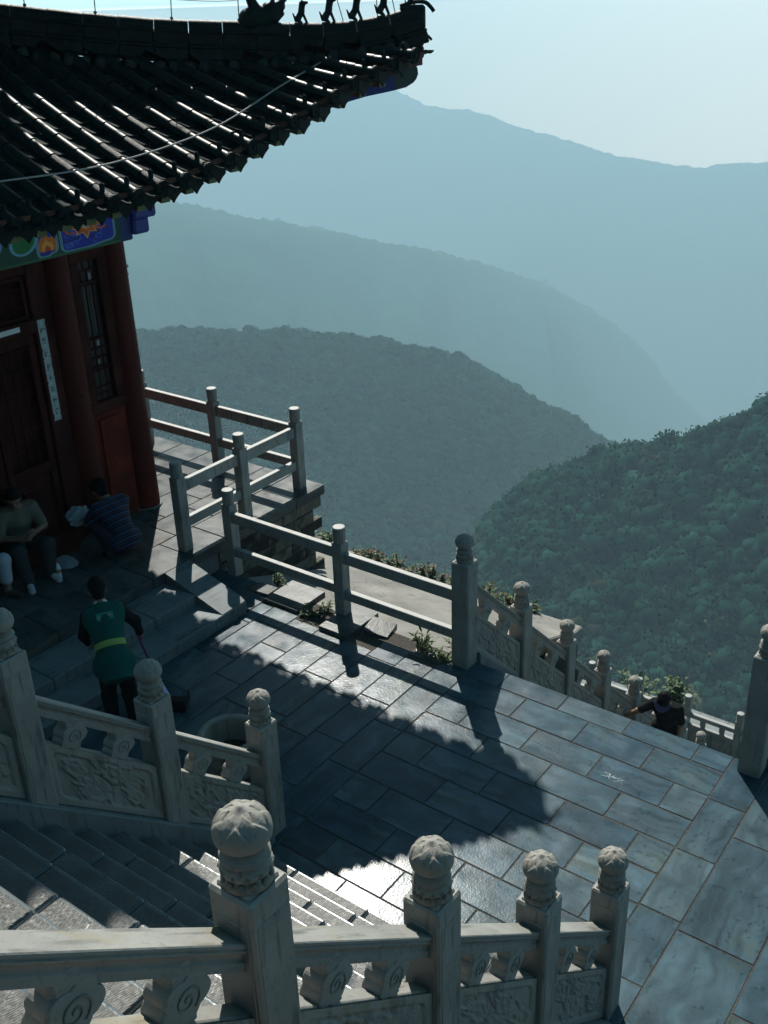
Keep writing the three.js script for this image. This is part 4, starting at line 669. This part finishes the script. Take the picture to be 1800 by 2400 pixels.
// upper roof, above the picture: its eave casts the shade on the near stairs
{
  const up = holder(temple, 'upper_roof'), e = [[-9.55, -8.7, 9.82], [-9.2, -8.68, 9.72], [-7.87, -8.66, 9.36], [-6.74, -8.66, 9.0], [-6.1, -8.66, 8.93]].map(([z, x, y]) => [z, x, y]), ux = (z) => interp(mz(z), e.map((q) => [q[0], q[1]])), uy = (z) => interp(mz(z), e.map((q) => [q[0], q[2]])), pos = [], idx = [], nz = 60, ns = 8;
  for (let j = 0; j <= nz; j++) for (let i = 0; i <= ns; i++) { const z = lerp(-9.55, -2.65, j / nz), x0 = ux(z), xt = Math.min(x0, Math.max(-19.0 - mz(z) + 0.75, -13.2)), x = lerp(x0, xt, i / ns), d = x0 - x; pos.push(x, uy(z) + d * 0.35 + 0.05 * d * d, z); if (i < ns && j < nz) { const a = j * (ns + 1) + i, b = a + ns + 1; idx.push(a, b, a + 1, a + 1, b, b + 1); } }
  const g = new THREE.BufferGeometry(); g.setAttribute('position', new THREE.Float32BufferAttribute(pos, 3)); g.setIndex(idx); g.computeVertexNormals();
  const a = uvm(g), b = a.clone().applyMatrix4(new THREE.Matrix4().set(0, 0, -1, -18.25, 0, 1, 0, 0, -1, 0, 0, -18.25, 0, 0, 0, 1)), under = a.clone(), u2 = b.clone(); under.translate(0, -0.14, 0); u2.translate(0, -0.14, 0);
  part(up, 'roof_bed', merge([a, b]), M.glazeOld); part(up, 'soffit', merge([under, u2]), M.soffit);
  const ends = []; for (let z = -9.4; z < -2.8; z += 0.2735) { const c = rod([ux(z) - 0.3, uy(z) + 0.1, z], [ux(z) + 0.12, uy(z) - 0.05, z], 0.075, 0.075, 8); ends.push(c, c.clone().applyMatrix4(new THREE.Matrix4().set(0, 0, -1, -18.25, 0, 1, 0, 0, -1, 0, 0, -18.25, 0, 0, 0, 1))); }
  part(up, 'tile_ends', merge(ends), M.glaze).userData.kind = 'stuff';
}
// lightning conductor on the hip ridge, and a loose cable slung along the roof
{
  const t = thing('lightning_wire', 'thin lightning wire on short rods along the roof ridge against the sky', 'wire'), tops = [];
  for (const [x, h, lean] of [[-11.08, 0.26, 0], [-10.536, 0.235, 0.01], [-9.932, 0.205, 0.01], [-9.384, 0.215, 0.005]]) { const y = ridgeTop(x); part(t, 'rod', merge([rod([x, y - 0.02, -19.3 - x], [x + lean, y + h, -19.3 - x - lean], 0.006), new THREE.SphereGeometry(0.02, 8, 6).translate(x, y + 0.005, -19.3 - x)]), M.iron); tops.push([x + lean, y + h, -19.3 - x - lean]); }
  for (const [x, lean] of [[-8.51, -0.1], [-8.22, -0.02], [-8.07, -0.08], [-7.9, 0]]) { const y = ridgeTop(x); part(t, 'rod', rod([x, y - 0.02, -19.3 - x], [x + lean, y + 0.5, -19.3 - x - lean], 0.0055), M.iron); }
  part(t, 'wire', tube([[-11.7, 7.08, -7.6], ...tops, [-9.15, 6.75, -10.15], [-8.6, 6.9, -10.7]], 0.005, 5, 60), M.iron);
  tag(part(scene, numbered('cable'), tube([[-8.92, 5.3, -4.2], [-8.85, 5.226, -5.71], [-8.8, 5.223, -5.944], [-8.7, 5.231, -7.12], [-8.6, 5.432, -8.55], [-8.55, 5.782, -9.647], [-8.5, 6.1555, -10.918]], 0.0085, 6, 90), M.cable), 'thin grey cable sagging across the dark roof tiles', 'cable');
}
// ------------------------------------------------------------------ people
// Poses are joints [right, up, forward] in metres from the point between the feet.
const J = (p) => [p[0], p[1], -p[2]], bone = (a, b, ra, rb) => [...J(a), ...J(b), ra, rb], mix = (a, b, t) => a.map((v, i) => lerp(v, b[i], t));
function basis(at, fwd, up) { const f = V(...J(fwd)).normalize(), u0 = V(...J(up)), r = f.clone().cross(u0).normalize(), u = r.clone().cross(f); return new THREE.Matrix4().makeBasis(r, u, f.clone().negate()).setPosition(...J(at)); }
function handGeo(wrist, elbow, side, palmDown, curl) { // palm, four unequal bent fingers and a thumb; x across, y out along the hand, z towards the back of the hand
  const B = [[-0.022, 0, 0, -0.024, 0.075, 0, 0.016, 0.014], [0.0, -0.005, 0, 0, 0.08, 0, 0.018, 0.015], [0.022, 0, 0, 0.022, 0.074, 0, 0.016, 0.013], [0, -0.05, 0, 0, 0.0, 0, 0.026, 0.021]];
  [[-0.03, 0.07], [-0.01, 0.078], [0.01, 0.074], [0.028, 0.058]].forEach(([x, l], i) => { let p = [x, 0.078 - Math.abs(i - 1) * 0.003, 0], a = curl * 0.35; for (let k = 0; k < 3; k++) { const q = l * [0.44, 0.32, 0.24][k], e = [p[0] + (i - 1.5) * 0.0015, p[1] + Math.cos(a) * q, p[2] - Math.sin(a) * q]; B.push([...p, ...e, 0.0092 - k * 0.0007, 0.0085 - k * 0.0007]); p = e; a += curl; } });
  B.push([-0.026, 0.015, -0.004, -0.048, 0.045, -0.018, 0.012, 0.0105], [-0.048, 0.045, -0.018, -0.045, 0.075, -0.032, 0.0105, 0.009]);
  const g = blob(B, 0.0042, 0.008); if (side < 0) g.scale(-1, 1, 1);
  const d = wrist.map((v, i) => v - elbow[i]), dir = V(...J(d)).normalize(), back = V(...J(palmDown)).negate(), x = dir.clone().cross(back).normalize(), z = x.clone().cross(dir);
  g.applyMatrix4(new THREE.Matrix4().makeBasis(x, dir, z).setPosition(...J(wrist)));
  if (side < 0) { const a = g.attributes.position.array; for (let i = 0; i < a.length; i += 9) for (let k = 0; k < 3; k++) { const t = a[i + k + 3]; a[i + k + 3] = a[i + k + 6]; a[i + k + 6] = t; } g.deleteAttribute('normal'); g.computeVertexNormals(); }
  return g;
}
function person(label, pos, turn, P, o) {
  const t = thing('person', label, 'person', pos, turn), up = P.headUp ?? [0, 1, 0], fw = P.face, s = o.size ?? 1;
  const limbs = (list) => list.flatMap(([pts, rs]) => pts.slice(1).map((p, i) => bone(pts[i], p, rs[i], rs[i + 1])));
  const spine = [[P.neck, P.chest, P.belly, P.pelvis], [0.065, 0.125, 0.12, 0.135]], sh = mix(P.shL, P.shR, 0.5);
  const torso = [...limbs([spine]), bone(mix(P.shL, sh, 0.25), mix(P.shR, sh, 0.25), 0.075, 0.075), bone(mix(P.shL, P.chest, 0.35), mix(P.shL, P.belly, 0.6), 0.085, 0.085), bone(mix(P.shR, P.chest, 0.35), mix(P.shR, P.belly, 0.6), 0.085, 0.085)];
  const arm = (S, E, H) => [[S, E, H], [0.056, 0.042, 0.029]], leg = (H, K, A) => [[H, K, A], [0.088, 0.06, 0.042]];
  const arms = limbs([arm(P.shL, P.elL, P.haL), arm(P.shR, P.elR, P.haR)]), legs = limbs([leg(P.hipL, P.knL, P.anL), leg(P.hipR, P.knR, P.anR)]), feet = limbs([[[P.anL, P.toeL], [0.042, 0.034]], [[P.anR, P.toeR], [0.042, 0.034]]]), hips = [bone(P.hipL, P.hipR, 0.11, 0.11)];
  const grow = (L, r) => L.map((b) => [...b.slice(0, 6), b[6] + r, b[7] + r]);
  // the body: trunk and limbs, a finer head and finer hands merged into one mesh
  const HM = basis(P.head, fw, up), at = (g) => g.applyMatrix4(HM);
  const skull = at(blob([[0, 0.035, 0.015, 0, 0.035, -0.015, 0.084, 0.084], [0, -0.045, -0.028, 0, -0.072, -0.048, 0.052, 0.036], [0, 0.012, -0.088, 0, -0.022, -0.108, 0.01, 0.014], [-0.03, 0.022, -0.086, 0.03, 0.022, -0.086, 0.011, 0.011], [-0.02, -0.058, -0.083, 0.02, -0.058, -0.083, 0.009, 0.009], [0.083, 0.01, 0, 0.087, -0.022, 0.004, 0.015, 0.01], [-0.083, 0.01, 0, -0.087, -0.022, 0.004, 0.015, 0.01], [0, -0.05, 0.01, 0, -0.12, 0.015, 0.055, 0.055]], 0.0055, 0.016));
  const trunk = blob([...torso, ...hips, ...arms, ...legs, ...feet, bone(P.neck, P.head, 0.056, 0.05)], 0.0125, 0.035);
  part(t, 'body', merge([trunk, skull, handGeo(P.haL, P.elL, -1, P.palmL ?? [0, -1, 0], o.curl ?? 0.6), handGeo(P.haR, P.elR, 1, P.palmR ?? [0, -1, 0], o.curl ?? 0.6)]), M.skin);
  part(t, 'eyes', at(merge([-1, 1].map((q) => new THREE.SphereGeometry(0.0095, 8, 6).translate(q * 0.031, 0.004, -0.085)))), M.hair);
  part(t, 'hair', at(blob([[0, 0.052, 0.034, 0, 0.062, -0.02, 0.102, 0.094], [0, -0.055, 0.05, 0, 0.02, 0.045, 0.06, 0.075]], 0.007, 0.03, (x, y, z) => { const n = 0.016 * (vnoise(x * 90 + 40, z * 90 + y * 70 + 40, 0, 3) - 0.5); return Math.max(Math.min(-0.05 - z + n, (o.fringe ?? 0.07) - y + n), -0.1 - y + n, Math.min(0.0 - y, Math.abs(x) - 0.075, 0.02 - z)); })), M.hair);
  // clothes
  const top = [...grow(torso, 0.017), ...grow(hips, 0.02)], cloth = (name, bones, mat, cut) => part(t, name, blob(bones, 0.0115, 0.04, cut), mat);
  const upDir = P.neck.map((v, i) => v - P.pelvis[i]), ul = Math.hypot(...upDir), ax = J(upDir.map((v) => v / ul)), p0 = J(P.pelvis), along = (x, y, z) => (x - p0[0]) * ax[0] + (y - p0[1]) * ax[1] + (z - p0[2]) * ax[2];
  const neckCut = (x, y, z) => along(x, y, z) - ul - 0.005, hem = (h) => (x, y, z) => Math.max(-along(x, y, z) - h, neckCut(x, y, z));
  const sleeve = (f) => limbs([[[P.shL, P.elL, ...(f > 1 ? [mix(P.elL, P.haL, f - 1)] : [])], [0.076, 0.06, 0.046]], [[P.shR, P.elR, ...(f > 1 ? [mix(P.elR, P.haR, f - 1)] : [])], [0.076, 0.06, 0.046]]]).map((b) => b), shortSleeve = limbs([[[P.shL, mix(P.shL, P.elL, 0.8)], [0.08, 0.068]], [[P.shR, mix(P.shR, P.elR, 0.8)], [0.08, 0.068]]]);
  cloth('shirt', [...top, ...(o.long ? sleeve(1.9) : shortSleeve)], o.shirt, hem(o.hem ?? 0.12));
  if (o.vest) {
    const vb = [...grow(torso, 0.034), ...grow(hips, 0.045), bone(P.belly, P.pelvis, 0.155, 0.165), bone(P.pelvis, mix(P.pelvis, P.neck, -0.35), 0.165, 0.165)], vest = part(t, 'vest', blob(vb, 0.0115, 0.045, hem(0.2)), o.vest);
    part(vest, 'reflective_band', blob(grow(vb, 0.005), 0.009, 0.045, (x, y, z) => Math.abs(along(x, y, z) - ul * 0.28) - 0.033), o.band); part(vest, 'band_stripe', blob(grow(vb, 0.007), 0.008, 0.045, (x, y, z) => Math.abs(along(x, y, z) - ul * 0.28) - 0.009), o.stripe);
    const col = new THREE.TorusGeometry(0.068, 0.014, 8, 24); col.rotateX(Math.PI / 2); part(t, 'collar', col.applyMatrix4(basis(mix(P.neck, P.head, 0.12), mix(P.face, upDir.map((v) => v * -1), 0.1), upDir)), o.collar);
  }
  const f = o.trouser ?? 1, shin = (K, A) => mix(K, A, f);
  cloth('trousers', [...grow(hips, 0.016), bone(P.pelvis, mix(P.pelvis, P.belly, 0.4), 0.145, 0.13), ...limbs([[[P.hipL, P.knL, shin(P.knL, P.anL)], [0.108, 0.084, 0.074]], [[P.hipR, P.knR, shin(P.knR, P.anR)], [0.108, 0.084, 0.074]]])], o.pants);
  for (const [A, T] of [[P.anL, P.toeL], [P.anR, P.toeR]]) part(t, 'shoe', blob([bone(mix(A, T, -0.25), T, 0.044, 0.04), bone(mix(A, T, 0.0), mix(A, T, 0.1), 0.046, 0.046)], 0.008, 0.02, (x, y, z) => Math.max(y - A[1] - 0.03, T[1] - 0.032 - y)), o.shoes);
  return t;
}
const cloth = (c, r = 0.9) => new THREE.MeshPhysicalMaterial({ color: rgb(...c), roughness: r, specularIntensity: 0.2 });
const BLACK = cloth([0.005, 0.0055, 0.0065]), GREENVEST = cloth([0.004, 0.055, 0.048]);
{ // the sweeper: back to us, bent over a long-handled dustpan
  const P = { pelvis: [0, 0.88, -0.04], belly: [0.0, 1.02, 0.07], chest: [0, 1.2, 0.24], neck: [0, 1.33, 0.35], head: [0.0, 1.44, 0.43], face: [0.1, -0.75, 0.8], headUp: [0, 0.8, 0.6], shL: [-0.18, 1.25, 0.3], shR: [0.185, 1.25, 0.31], elL: [-0.24, 1.0, 0.4], haL: [-0.2, 0.82, 0.56], elR: [0.36, 1.02, 0.42], haR: [0.41, 0.83, 0.5], hipL: [-0.09, 0.84, -0.03], hipR: [0.09, 0.84, -0.03], knL: [-0.11, 0.46, 0.02], knR: [0.12, 0.46, 0.0], anL: [-0.12, 0.07, -0.06], anR: [0.13, 0.07, -0.08], toeL: [-0.15, 0.035, 0.1], toeR: [0.17, 0.035, 0.08], palmR: [-1, 0, 0.2], palmL: [1, 0, 0] };
  const t = person('person in a green vest with a yellow band, bending forward and sweeping', [-7.36, 0, -5.25], 1.04, P, { long: true, shirt: BLACK, vest: GREENVEST, band: cloth([0.2, 0.27, 0.06], 0.6), stripe: cloth([0.16, 0.26, 0.12], 0.6), collar: cloth([0.5, 0.55, 0.55]), pants: BLACK, shoes: BLACK, curl: 1.0, fringe: 0.05 });
  t.scale.set(0.86, 1, 0.95);
  const print = canvasTex(256, 128, (c, w, h) => { c.fillStyle = '#1c6c62'; c.fillRect(0, 0, w, h); const q = rng(17); c.strokeStyle = '#b98a1c'; c.lineCap = 'round'; for (let k = 0; k < 4; k++) { const x0 = 20 + k * 58; for (let i = 0; i < 6; i++) { c.lineWidth = 4 + q() * 3; c.beginPath(); const x = x0 + q() * 30, y = 44 + q() * 36 - k * 6; c.moveTo(x, y); q() < 0.5 ? c.lineTo(x + 20, y - 3) : c.lineTo(x + 3, y + 22); c.stroke(); } } });
  const v = t.children.find((m) => m.name === 'vest'), pr = part(v, 'vest_print', new THREE.PlaneGeometry(0.19, 0.075), new THREE.MeshStandardMaterial({ map: print, roughness: 0.9 }));
  const axis = V(0, 0.45, -0.39).normalize(), nrm = V(0, 0.39, 0.45).normalize(); pr.applyMatrix4(new THREE.Matrix4().makeBasis(V(1, 0, 0), axis, nrm).setPosition(V(0, 1.21, -0.25).addScaledVector(nrm, 0.163)));
}
{
  const t = thing('dustpan', 'black dustpan with a purple labelled handle on the ground beside the sweeper', 'dustpan', [-7.3, 0, -5.83], 0.6);
  part(t, 'scoop', merge([box(-0.17, 0.17, 0.004, 0.014, -0.15, 0.13, 0.003), box(-0.17, 0.17, 0.004, 0.15, 0.12, 0.13, 0.003), box(-0.175, -0.165, 0.004, 0.12, -0.1, 0.13, 0.003), box(0.165, 0.175, 0.004, 0.12, -0.1, 0.13, 0.003)]), cloth([0.012, 0.012, 0.014], 0.5));
  const top = V(-7.66 + 7.3, 0.95, -5.76 + 5.83).applyAxisAngle(V(0, 1, 0), -0.6);
  part(t, 'handle', rod([0.0, 0.15, 0.12], [top.x, top.y, top.z], 0.013, 0.013), cloth([0.11, 0.02, 0.1], 0.5));
  part(t, 'label', rod([top.x * 0.06, lerp(0.15, top.y, 0.06), lerp(0.12, top.z, 0.06)], [top.x * 0.22, lerp(0.15, top.y, 0.22), lerp(0.12, top.z, 0.22)], 0.045, 0.03, 10), cloth([0.45, 0.38, 0.6], 0.5));
}
const stripes = canvasTex(64, 256, (c, w, h) => { c.fillStyle = '#0a0d18'; c.fillRect(0, 0, w, h); for (let i = 0; i < 4; i++) { c.fillStyle = '#1f4f86'; c.fillRect(0, i * 64 + 8, w, 7); c.fillStyle = '#3c1830'; c.fillRect(0, i * 64 + 30, w, 6); c.fillStyle = '#143060'; c.fillRect(0, i * 64 + 44, w, 3); } });
stripes.wrapS = stripes.wrapT = THREE.RepeatWrapping;
{ // squatting, back to us, striped shirt
  const P = { pelvis: [0, 0.3, -0.12], belly: [0, 0.42, -0.06], chest: [0, 0.6, 0.08], neck: [0, 0.74, 0.2], head: [0.0, 0.83, 0.31], face: [0, -0.6, 0.8], headUp: [0, 0.8, 0.6], shL: [-0.19, 0.68, 0.13], shR: [0.19, 0.68, 0.13], elL: [-0.25, 0.48, 0.3], haL: [-0.1, 0.46, 0.5], elR: [0.25, 0.48, 0.3], haR: [0.09, 0.46, 0.5], hipL: [-0.1, 0.28, -0.1], hipR: [0.1, 0.28, -0.1], knL: [-0.17, 0.47, 0.27], knR: [0.17, 0.47, 0.27], anL: [-0.12, 0.09, 0.04], anR: [0.12, 0.09, 0.04], toeL: [-0.15, 0.035, 0.19], toeR: [0.15, 0.035, 0.19], palmL: [1, 0, 0], palmR: [-1, 0, 0] };
  const t = person('person in a dark blue striped shirt squatting before the red columns', [-9.66, TY, -7.3], 1.45, P, { shirt: new THREE.MeshStandardMaterial({ map: stripes, roughness: 0.9 }), pants: cloth([0.03, 0.03, 0.045]), shoes: BLACK, hem: 0.16, fringe: 0.05 });
  const sh = t.children.find((m) => m.name === 'shirt'), p = sh.geometry.attributes.position, uv = sh.geometry.attributes.uv;
  for (let i = 0; i < p.count; i++) uv.setXY(i, p.getX(i) * 2, (p.getY(i) * 0.8 - p.getZ(i) * 0.6) * 3.2); // the stripes run round the trunk
}
const sitting = (knee) => ({ pelvis: [0, 0.38, -0.05], belly: [0, 0.53, -0.02], chest: [0, 0.72, 0.03], neck: [0, 0.9, 0.07], head: [0.02, 1.02, 0.12], face: [0.25, -0.25, 0.9], shL: [-0.2, 0.84, 0.05], shR: [0.2, 0.84, 0.05], elL: [-0.27, 0.6, 0.16], haL: [-0.08, 0.64, 0.36], elR: [0.27, 0.6, 0.16], haR: [0.1, 0.62, 0.38], hipL: [-0.1, 0.37, 0], hipR: [0.1, 0.37, 0], knL: [-0.19, 0.46, 0.4], knR: [0.17, 0.47, 0.4], anL: [-0.15, 0.08, 0.42], anR: [0.15, 0.08, 0.42 + knee], toeL: [-0.18, 0.035, 0.57], toeR: [0.18, 0.035, 0.57 + knee], palmL: [1, 0.3, 0], palmR: [-1, 0.3, 0] });
person('person in a beige shirt and dark trousers sitting on the temple threshold', [-10.4, TY, -6.38], -1.8, sitting(0.05), { shirt: cloth([0.1, 0.092, 0.072]), pants: cloth([0.03, 0.035, 0.035]), shoes: cloth([0.3, 0.32, 0.33]), curl: 1.0 });
person('person at the left edge, only a white trouser leg and sandal in the frame', [-10.4, TY, -5.62], -1.3, sitting(0.02), { shirt: cloth([0.06, 0.07, 0.06]), pants: cloth([0.32, 0.34, 0.38]), trouser: 0.62, shoes: cloth([0.04, 0.03, 0.025]) });
{ // coming up the far stairs with a hand on the rail
  const P = { pelvis: [0, 0.86, -0.02], belly: [0, 1.0, 0.0], chest: [0, 1.19, 0.05], neck: [0, 1.36, 0.1], head: [0.02, 1.47, 0.17], face: [0.05, -0.8, 0.65], headUp: [0, 0.65, 0.75], shL: [-0.19, 1.29, 0.07], shR: [0.19, 1.29, 0.07], elL: [-0.25, 1.02, 0.06], haL: [-0.25, 0.8, 0.18], elR: [0.4, 1.16, 0.2], haR: [0.62, 1.0, 0.26], hipL: [-0.09, 0.83, 0], hipR: [0.09, 0.83, 0], knL: [-0.1, 0.46, 0.06], knR: [0.1, 0.6, 0.28], anL: [-0.1, 0.08, -0.06], anR: [0.1, 0.28, 0.2], toeL: [-0.11, 0.035, 0.1], toeR: [0.11, 0.235, 0.36], palmR: [0, -1, 0], palmL: [1, 0, 0] };
  const t = person('person in black with a dark blue visor climbing the far stairs', [-4.55, -4.62, -13.15], Math.PI + 0.12, P, { shirt: BLACK, pants: BLACK, shoes: BLACK, curl: 0.8, fringe: 0.04 });
  const vz = new THREE.CylinderGeometry(0.125, 0.135, 0.012, 28, 1, false, Math.PI * 0.5, Math.PI); vz.scale(0.92, 1, 1.15); vz.translate(0, 0.035, -0.055);
  const bd = new THREE.CylinderGeometry(0.099, 0.099, 0.04, 28, 1, true); bd.translate(0, 0.045, 0.0);
  const m = part(t, 'visor', merge([vz, bd]).applyMatrix4(basis(P.head, P.face, P.headUp)), new THREE.MeshStandardMaterial({ color: rgb(0.03, 0.034, 0.085), roughness: 0.8, side: THREE.DoubleSide }));
}
// ------------------------------------------------------------------ small things on the terrace and court
function crumple(r, seed, sx, sy, sz) { const g = new THREE.IcosahedronGeometry(r, 5), p = g.attributes.position; for (let i = 0; i < p.count; i++) { const x = p.getX(i), y = p.getY(i), z = p.getZ(i), f = 0.7 + 0.5 * Math.abs(fbm(x / r * 2.2 + seed, y / r * 2.4 + z / r * 1.9 + seed, 0, seed, 3) - 0.3) * 1.6; p.setXYZ(i, x * f * sx, y * f * sy, z * f * sz); } g.computeVertexNormals(); return uvm(clean(g)); }
const plastic = new THREE.MeshPhysicalMaterial({ color: rgb(0.35, 0.38, 0.4), roughness: 0.5, transmission: 0.25, thickness: 0, side: THREE.DoubleSide });
tag(part(scene, numbered('plastic_bag'), crumple(0.15, 5, 1, 0.85, 1.1), plastic, [-10.22, TY + 0.5, -7.13]), 'crumpled white plastic bag in the hands of the squatting person', 'bag');
tag(part(scene, numbered('paper_sheet'), crumple(0.2, 8, 1, 0.12, 0.8), plastic, [-10.13, TY + 0.03, -6.74]), 'flat pale wrapper lying on the terrace behind the drink bottle', 'wrapper');
{ const t = thing('drink_bottle', 'clear drink bottle with an orange-red cap standing on the terrace', 'bottle', [-9.9, TY, -6.5]);
  part(t, 'bottle_body', lathe([[0, 0.003], [0.03, 0.0], [0.034, 0.01], [0.032, 0.05], [0.034, 0.06], [0.034, 0.13], [0.031, 0.15], [0.018, 0.185], [0.013, 0.2], [0.013, 0.212], [0, 0.212]], 20), std([0.5, 0.55, 0.58], { roughness: 0.25 }));
  part(t, 'cap', lathe([[0, 0.232], [0.0145, 0.23], [0.016, 0.225], [0.016, 0.207], [0.012, 0.205]], 16), std([0.5, 0.09, 0.02])); part(t, 'wrapper', lathe([[0.0345, 0.125], [0.0352, 0.12], [0.0352, 0.085], [0.0345, 0.08]], 20), std([0.45, 0.12, 0.04])); }
{ // round stone vessel behind the near balustrade
  const t = thing('stone_basin', 'round pale stone basin with a dark hollow behind the near balustrade', 'basin', [-6.06, 0, -5.46]);
  part(t, 'bowl', lathe([[0, 0.08], [0.17, 0.09], [0.205, 0.2], [0.235, 0.4], [0.245, 0.425], [0.27, 0.435], [0.3, 0.42], [0.315, 0.39], [0.305, 0.33], [0.285, 0.2], [0.25, 0.06], [0.255, 0.0], [0, 0]], 48), M.marbleOld);
  const k = []; for (let i = 0; i < 10; i++) { const a = (i / 10) * 6.2832, s = new THREE.SphereGeometry(0.045, 10, 8); s.scale(0.4, 1.3, 1); s.rotateY(-a); s.translate(Math.cos(a) * 0.295, 0.26, Math.sin(a) * 0.295); k.push(s); }
  part(t, 'carving', merge(k), M.marbleOld); part(t, 'contents', lathe([[0, 0.2], [0.2, 0.19]], 24), M.soil);
}
// ------------------------------------------------------------------ weeds and creepers
function leafGeo(len, wid) { const t = [], n = 4, f = (k) => Math.sin((k / n) * Math.PI) ** 0.8 * wid * 0.5; for (let i = 0; i < n; i++) { const y0 = (i / n) * len, y1 = ((i + 1) / n) * len, z = (y) => -0.22 * (y / len) ** 2 * len; t.push([[-f(i), y0, z(y0)], [0, y0, z(y0) - wid * 0.12], [-f(i + 1), y1, z(y1)]], [[0, y0, z(y0) - wid * 0.12], [0, y1, z(y1) - wid * 0.12], [-f(i + 1), y1, z(y1)]], [[0, y0, z(y0) - wid * 0.12], [f(i), y0, z(y0)], [f(i + 1), y1, z(y1)]], [[0, y0, z(y0) - wid * 0.12], [f(i + 1), y1, z(y1)], [0, y1, z(y1) - wid * 0.12]]); } return uvm(fromTris(t)); }
function plant(name, label, cat, pos, spots, seed, leafL, leafW, mats) { // spots: [x, z, height, spread, stems]
  const R = rng(seed), t = thing(name, label, cat, pos), stems = [], leaves = mats.map(() => []), L = leafGeo(leafL, leafW), q = new THREE.Quaternion(), e = new THREE.Euler();
  for (const [x, z, h, sp, n] of spots) for (let s = 0; s < n; s++) {
    const a = R() * 6.283, l = h * (0.5 + 0.6 * R()), dx = Math.cos(a) * sp * R(), dz = Math.sin(a) * sp * R(), pts = [V(x + dx * 0.2, 0, z + dz * 0.2), V(x + dx * 0.55, l * 0.55, z + dz * 0.55), V(x + dx, l, z + dz)], c = new THREE.CatmullRomCurve3(pts);
    stems.push(tube(pts, 0.0035, 4, 5));
    const k = 5 + Math.floor(l / leafL * 1.6);
    for (let i = 0; i < k; i++) { const p = c.getPoint(0.2 + 0.8 * (i / k)), g = L.clone(), sc = 0.55 + R() * 0.7; g.scale(sc, sc, sc); g.applyQuaternion(q.setFromEuler(e.set(-0.5 - R() * 1.3, 0, (R() - 0.5) * 0.8))); g.rotateY(R() * 6.283); g.translate(p.x, p.y, p.z); leaves[Math.floor(R() * mats.length)].push(g); }
  }
  part(t, 'stems', merge(stems), M.leaf[2]); leaves.forEach((g, i) => g.length && part(t, 'leaves', merge(g), mats[i]));
  return t;
}
plant('weed', 'leafy green weed growing in the first slab gap left of the middle railing post', 'plant', [-7.17, -0.06, -8.02], [[0.0, -0.05, 0.2, 0.16, 10], [-0.1, 0.05, 0.14, 0.1, 6], [0.06, -0.18, 0.2, 0.1, 6]], 101, 0.055, 0.03, [M.leaf[0], M.leaf[2]]);
plant('weed', 'small weeds at the ledge foot below the railing near the terrace corner', 'plant', [-8.12, -0.07, -8.42], [[0, 0, 0.2, 0.12, 12], [0.14, 0.03, 0.16, 0.1, 8]], 102, 0.05, 0.03, [M.leaf[2], M.leaf[0]]);
plant('weed', 'bright green tuft of weeds beside the foot of the tall carved post', 'plant', [-5.62, -0.07, -8.2], [[-0.08, 0.02, 0.3, 0.16, 16], [0.14, 0.06, 0.16, 0.12, 10], [0.26, 0.08, 0.13, 0.1, 8]], 103, 0.08, 0.022, [M.leaf[0], M.leaf[1], M.leaf[3]]);
plant('weed', 'low dark weeds in the gap under the tilted broken slab', 'plant', [-6.36, -0.07, -7.98], [[0, 0, 0.06, 0.1, 7]], 104, 0.04, 0.025, [M.leaf[2]]);
plant('weed', 'tiny seedling sprouting from a crack in the pale concrete ledge', 'plant', [-5.75, -0.33, -8.85], [[0, 0, 0.07, 0.1, 5]], 105, 0.05, 0.02, [M.leaf[1]]);
plant('weed', 'small green weed lying on the ledge behind the first descending posts', 'plant', [-5.7, -0.75, -9.95], [[0, 0, 0.06, 0.14, 7]], 106, 0.06, 0.025, [M.leaf[1]]);
plant('creeper', 'green and reddish creeper hanging over the outer edge of the concrete ledge', 'creeper', [-7.6, -1.5, -11.7], [...Array(17)].map((_, i) => [-1.75 + i * 0.2, (i % 3) * 0.03, 0.16 + 0.14 * ((i * 7) % 5) / 5, 0.2, 12]), 107, 0.05, 0.036, [M.leaf[1], M.leaf[3], M.leaf[0], M.redLeaf]);
plant('creeper', 'creeper sprig by the corner of the terrace wall, behind the middle railing post', 'creeper', [-9.9, -1.45, -11.6], [[0, 0, 0.32, 0.16, 10], [-0.2, 0, 0.25, 0.14, 6], [0.25, 0, 0.2, 0.12, 5]], 108, 0.07, 0.045, [M.leaf[1], M.leaf[0]]);
plant('bush', 'dark green bush tops showing just above the lower landing railing', 'bush', [-6.3, -7.9, -18.6], [[0, 0, 1.15, 0.5, 30], [-0.8, 0, 1.0, 0.5, 20]], 109, 0.13, 0.07, [M.leaf[0], M.leaf[2]]);

scene.traverse((o) => { if (o.isMesh) { o.castShadow = true; o.receiveShadow = true; } });
renderer.render(scene, camera);
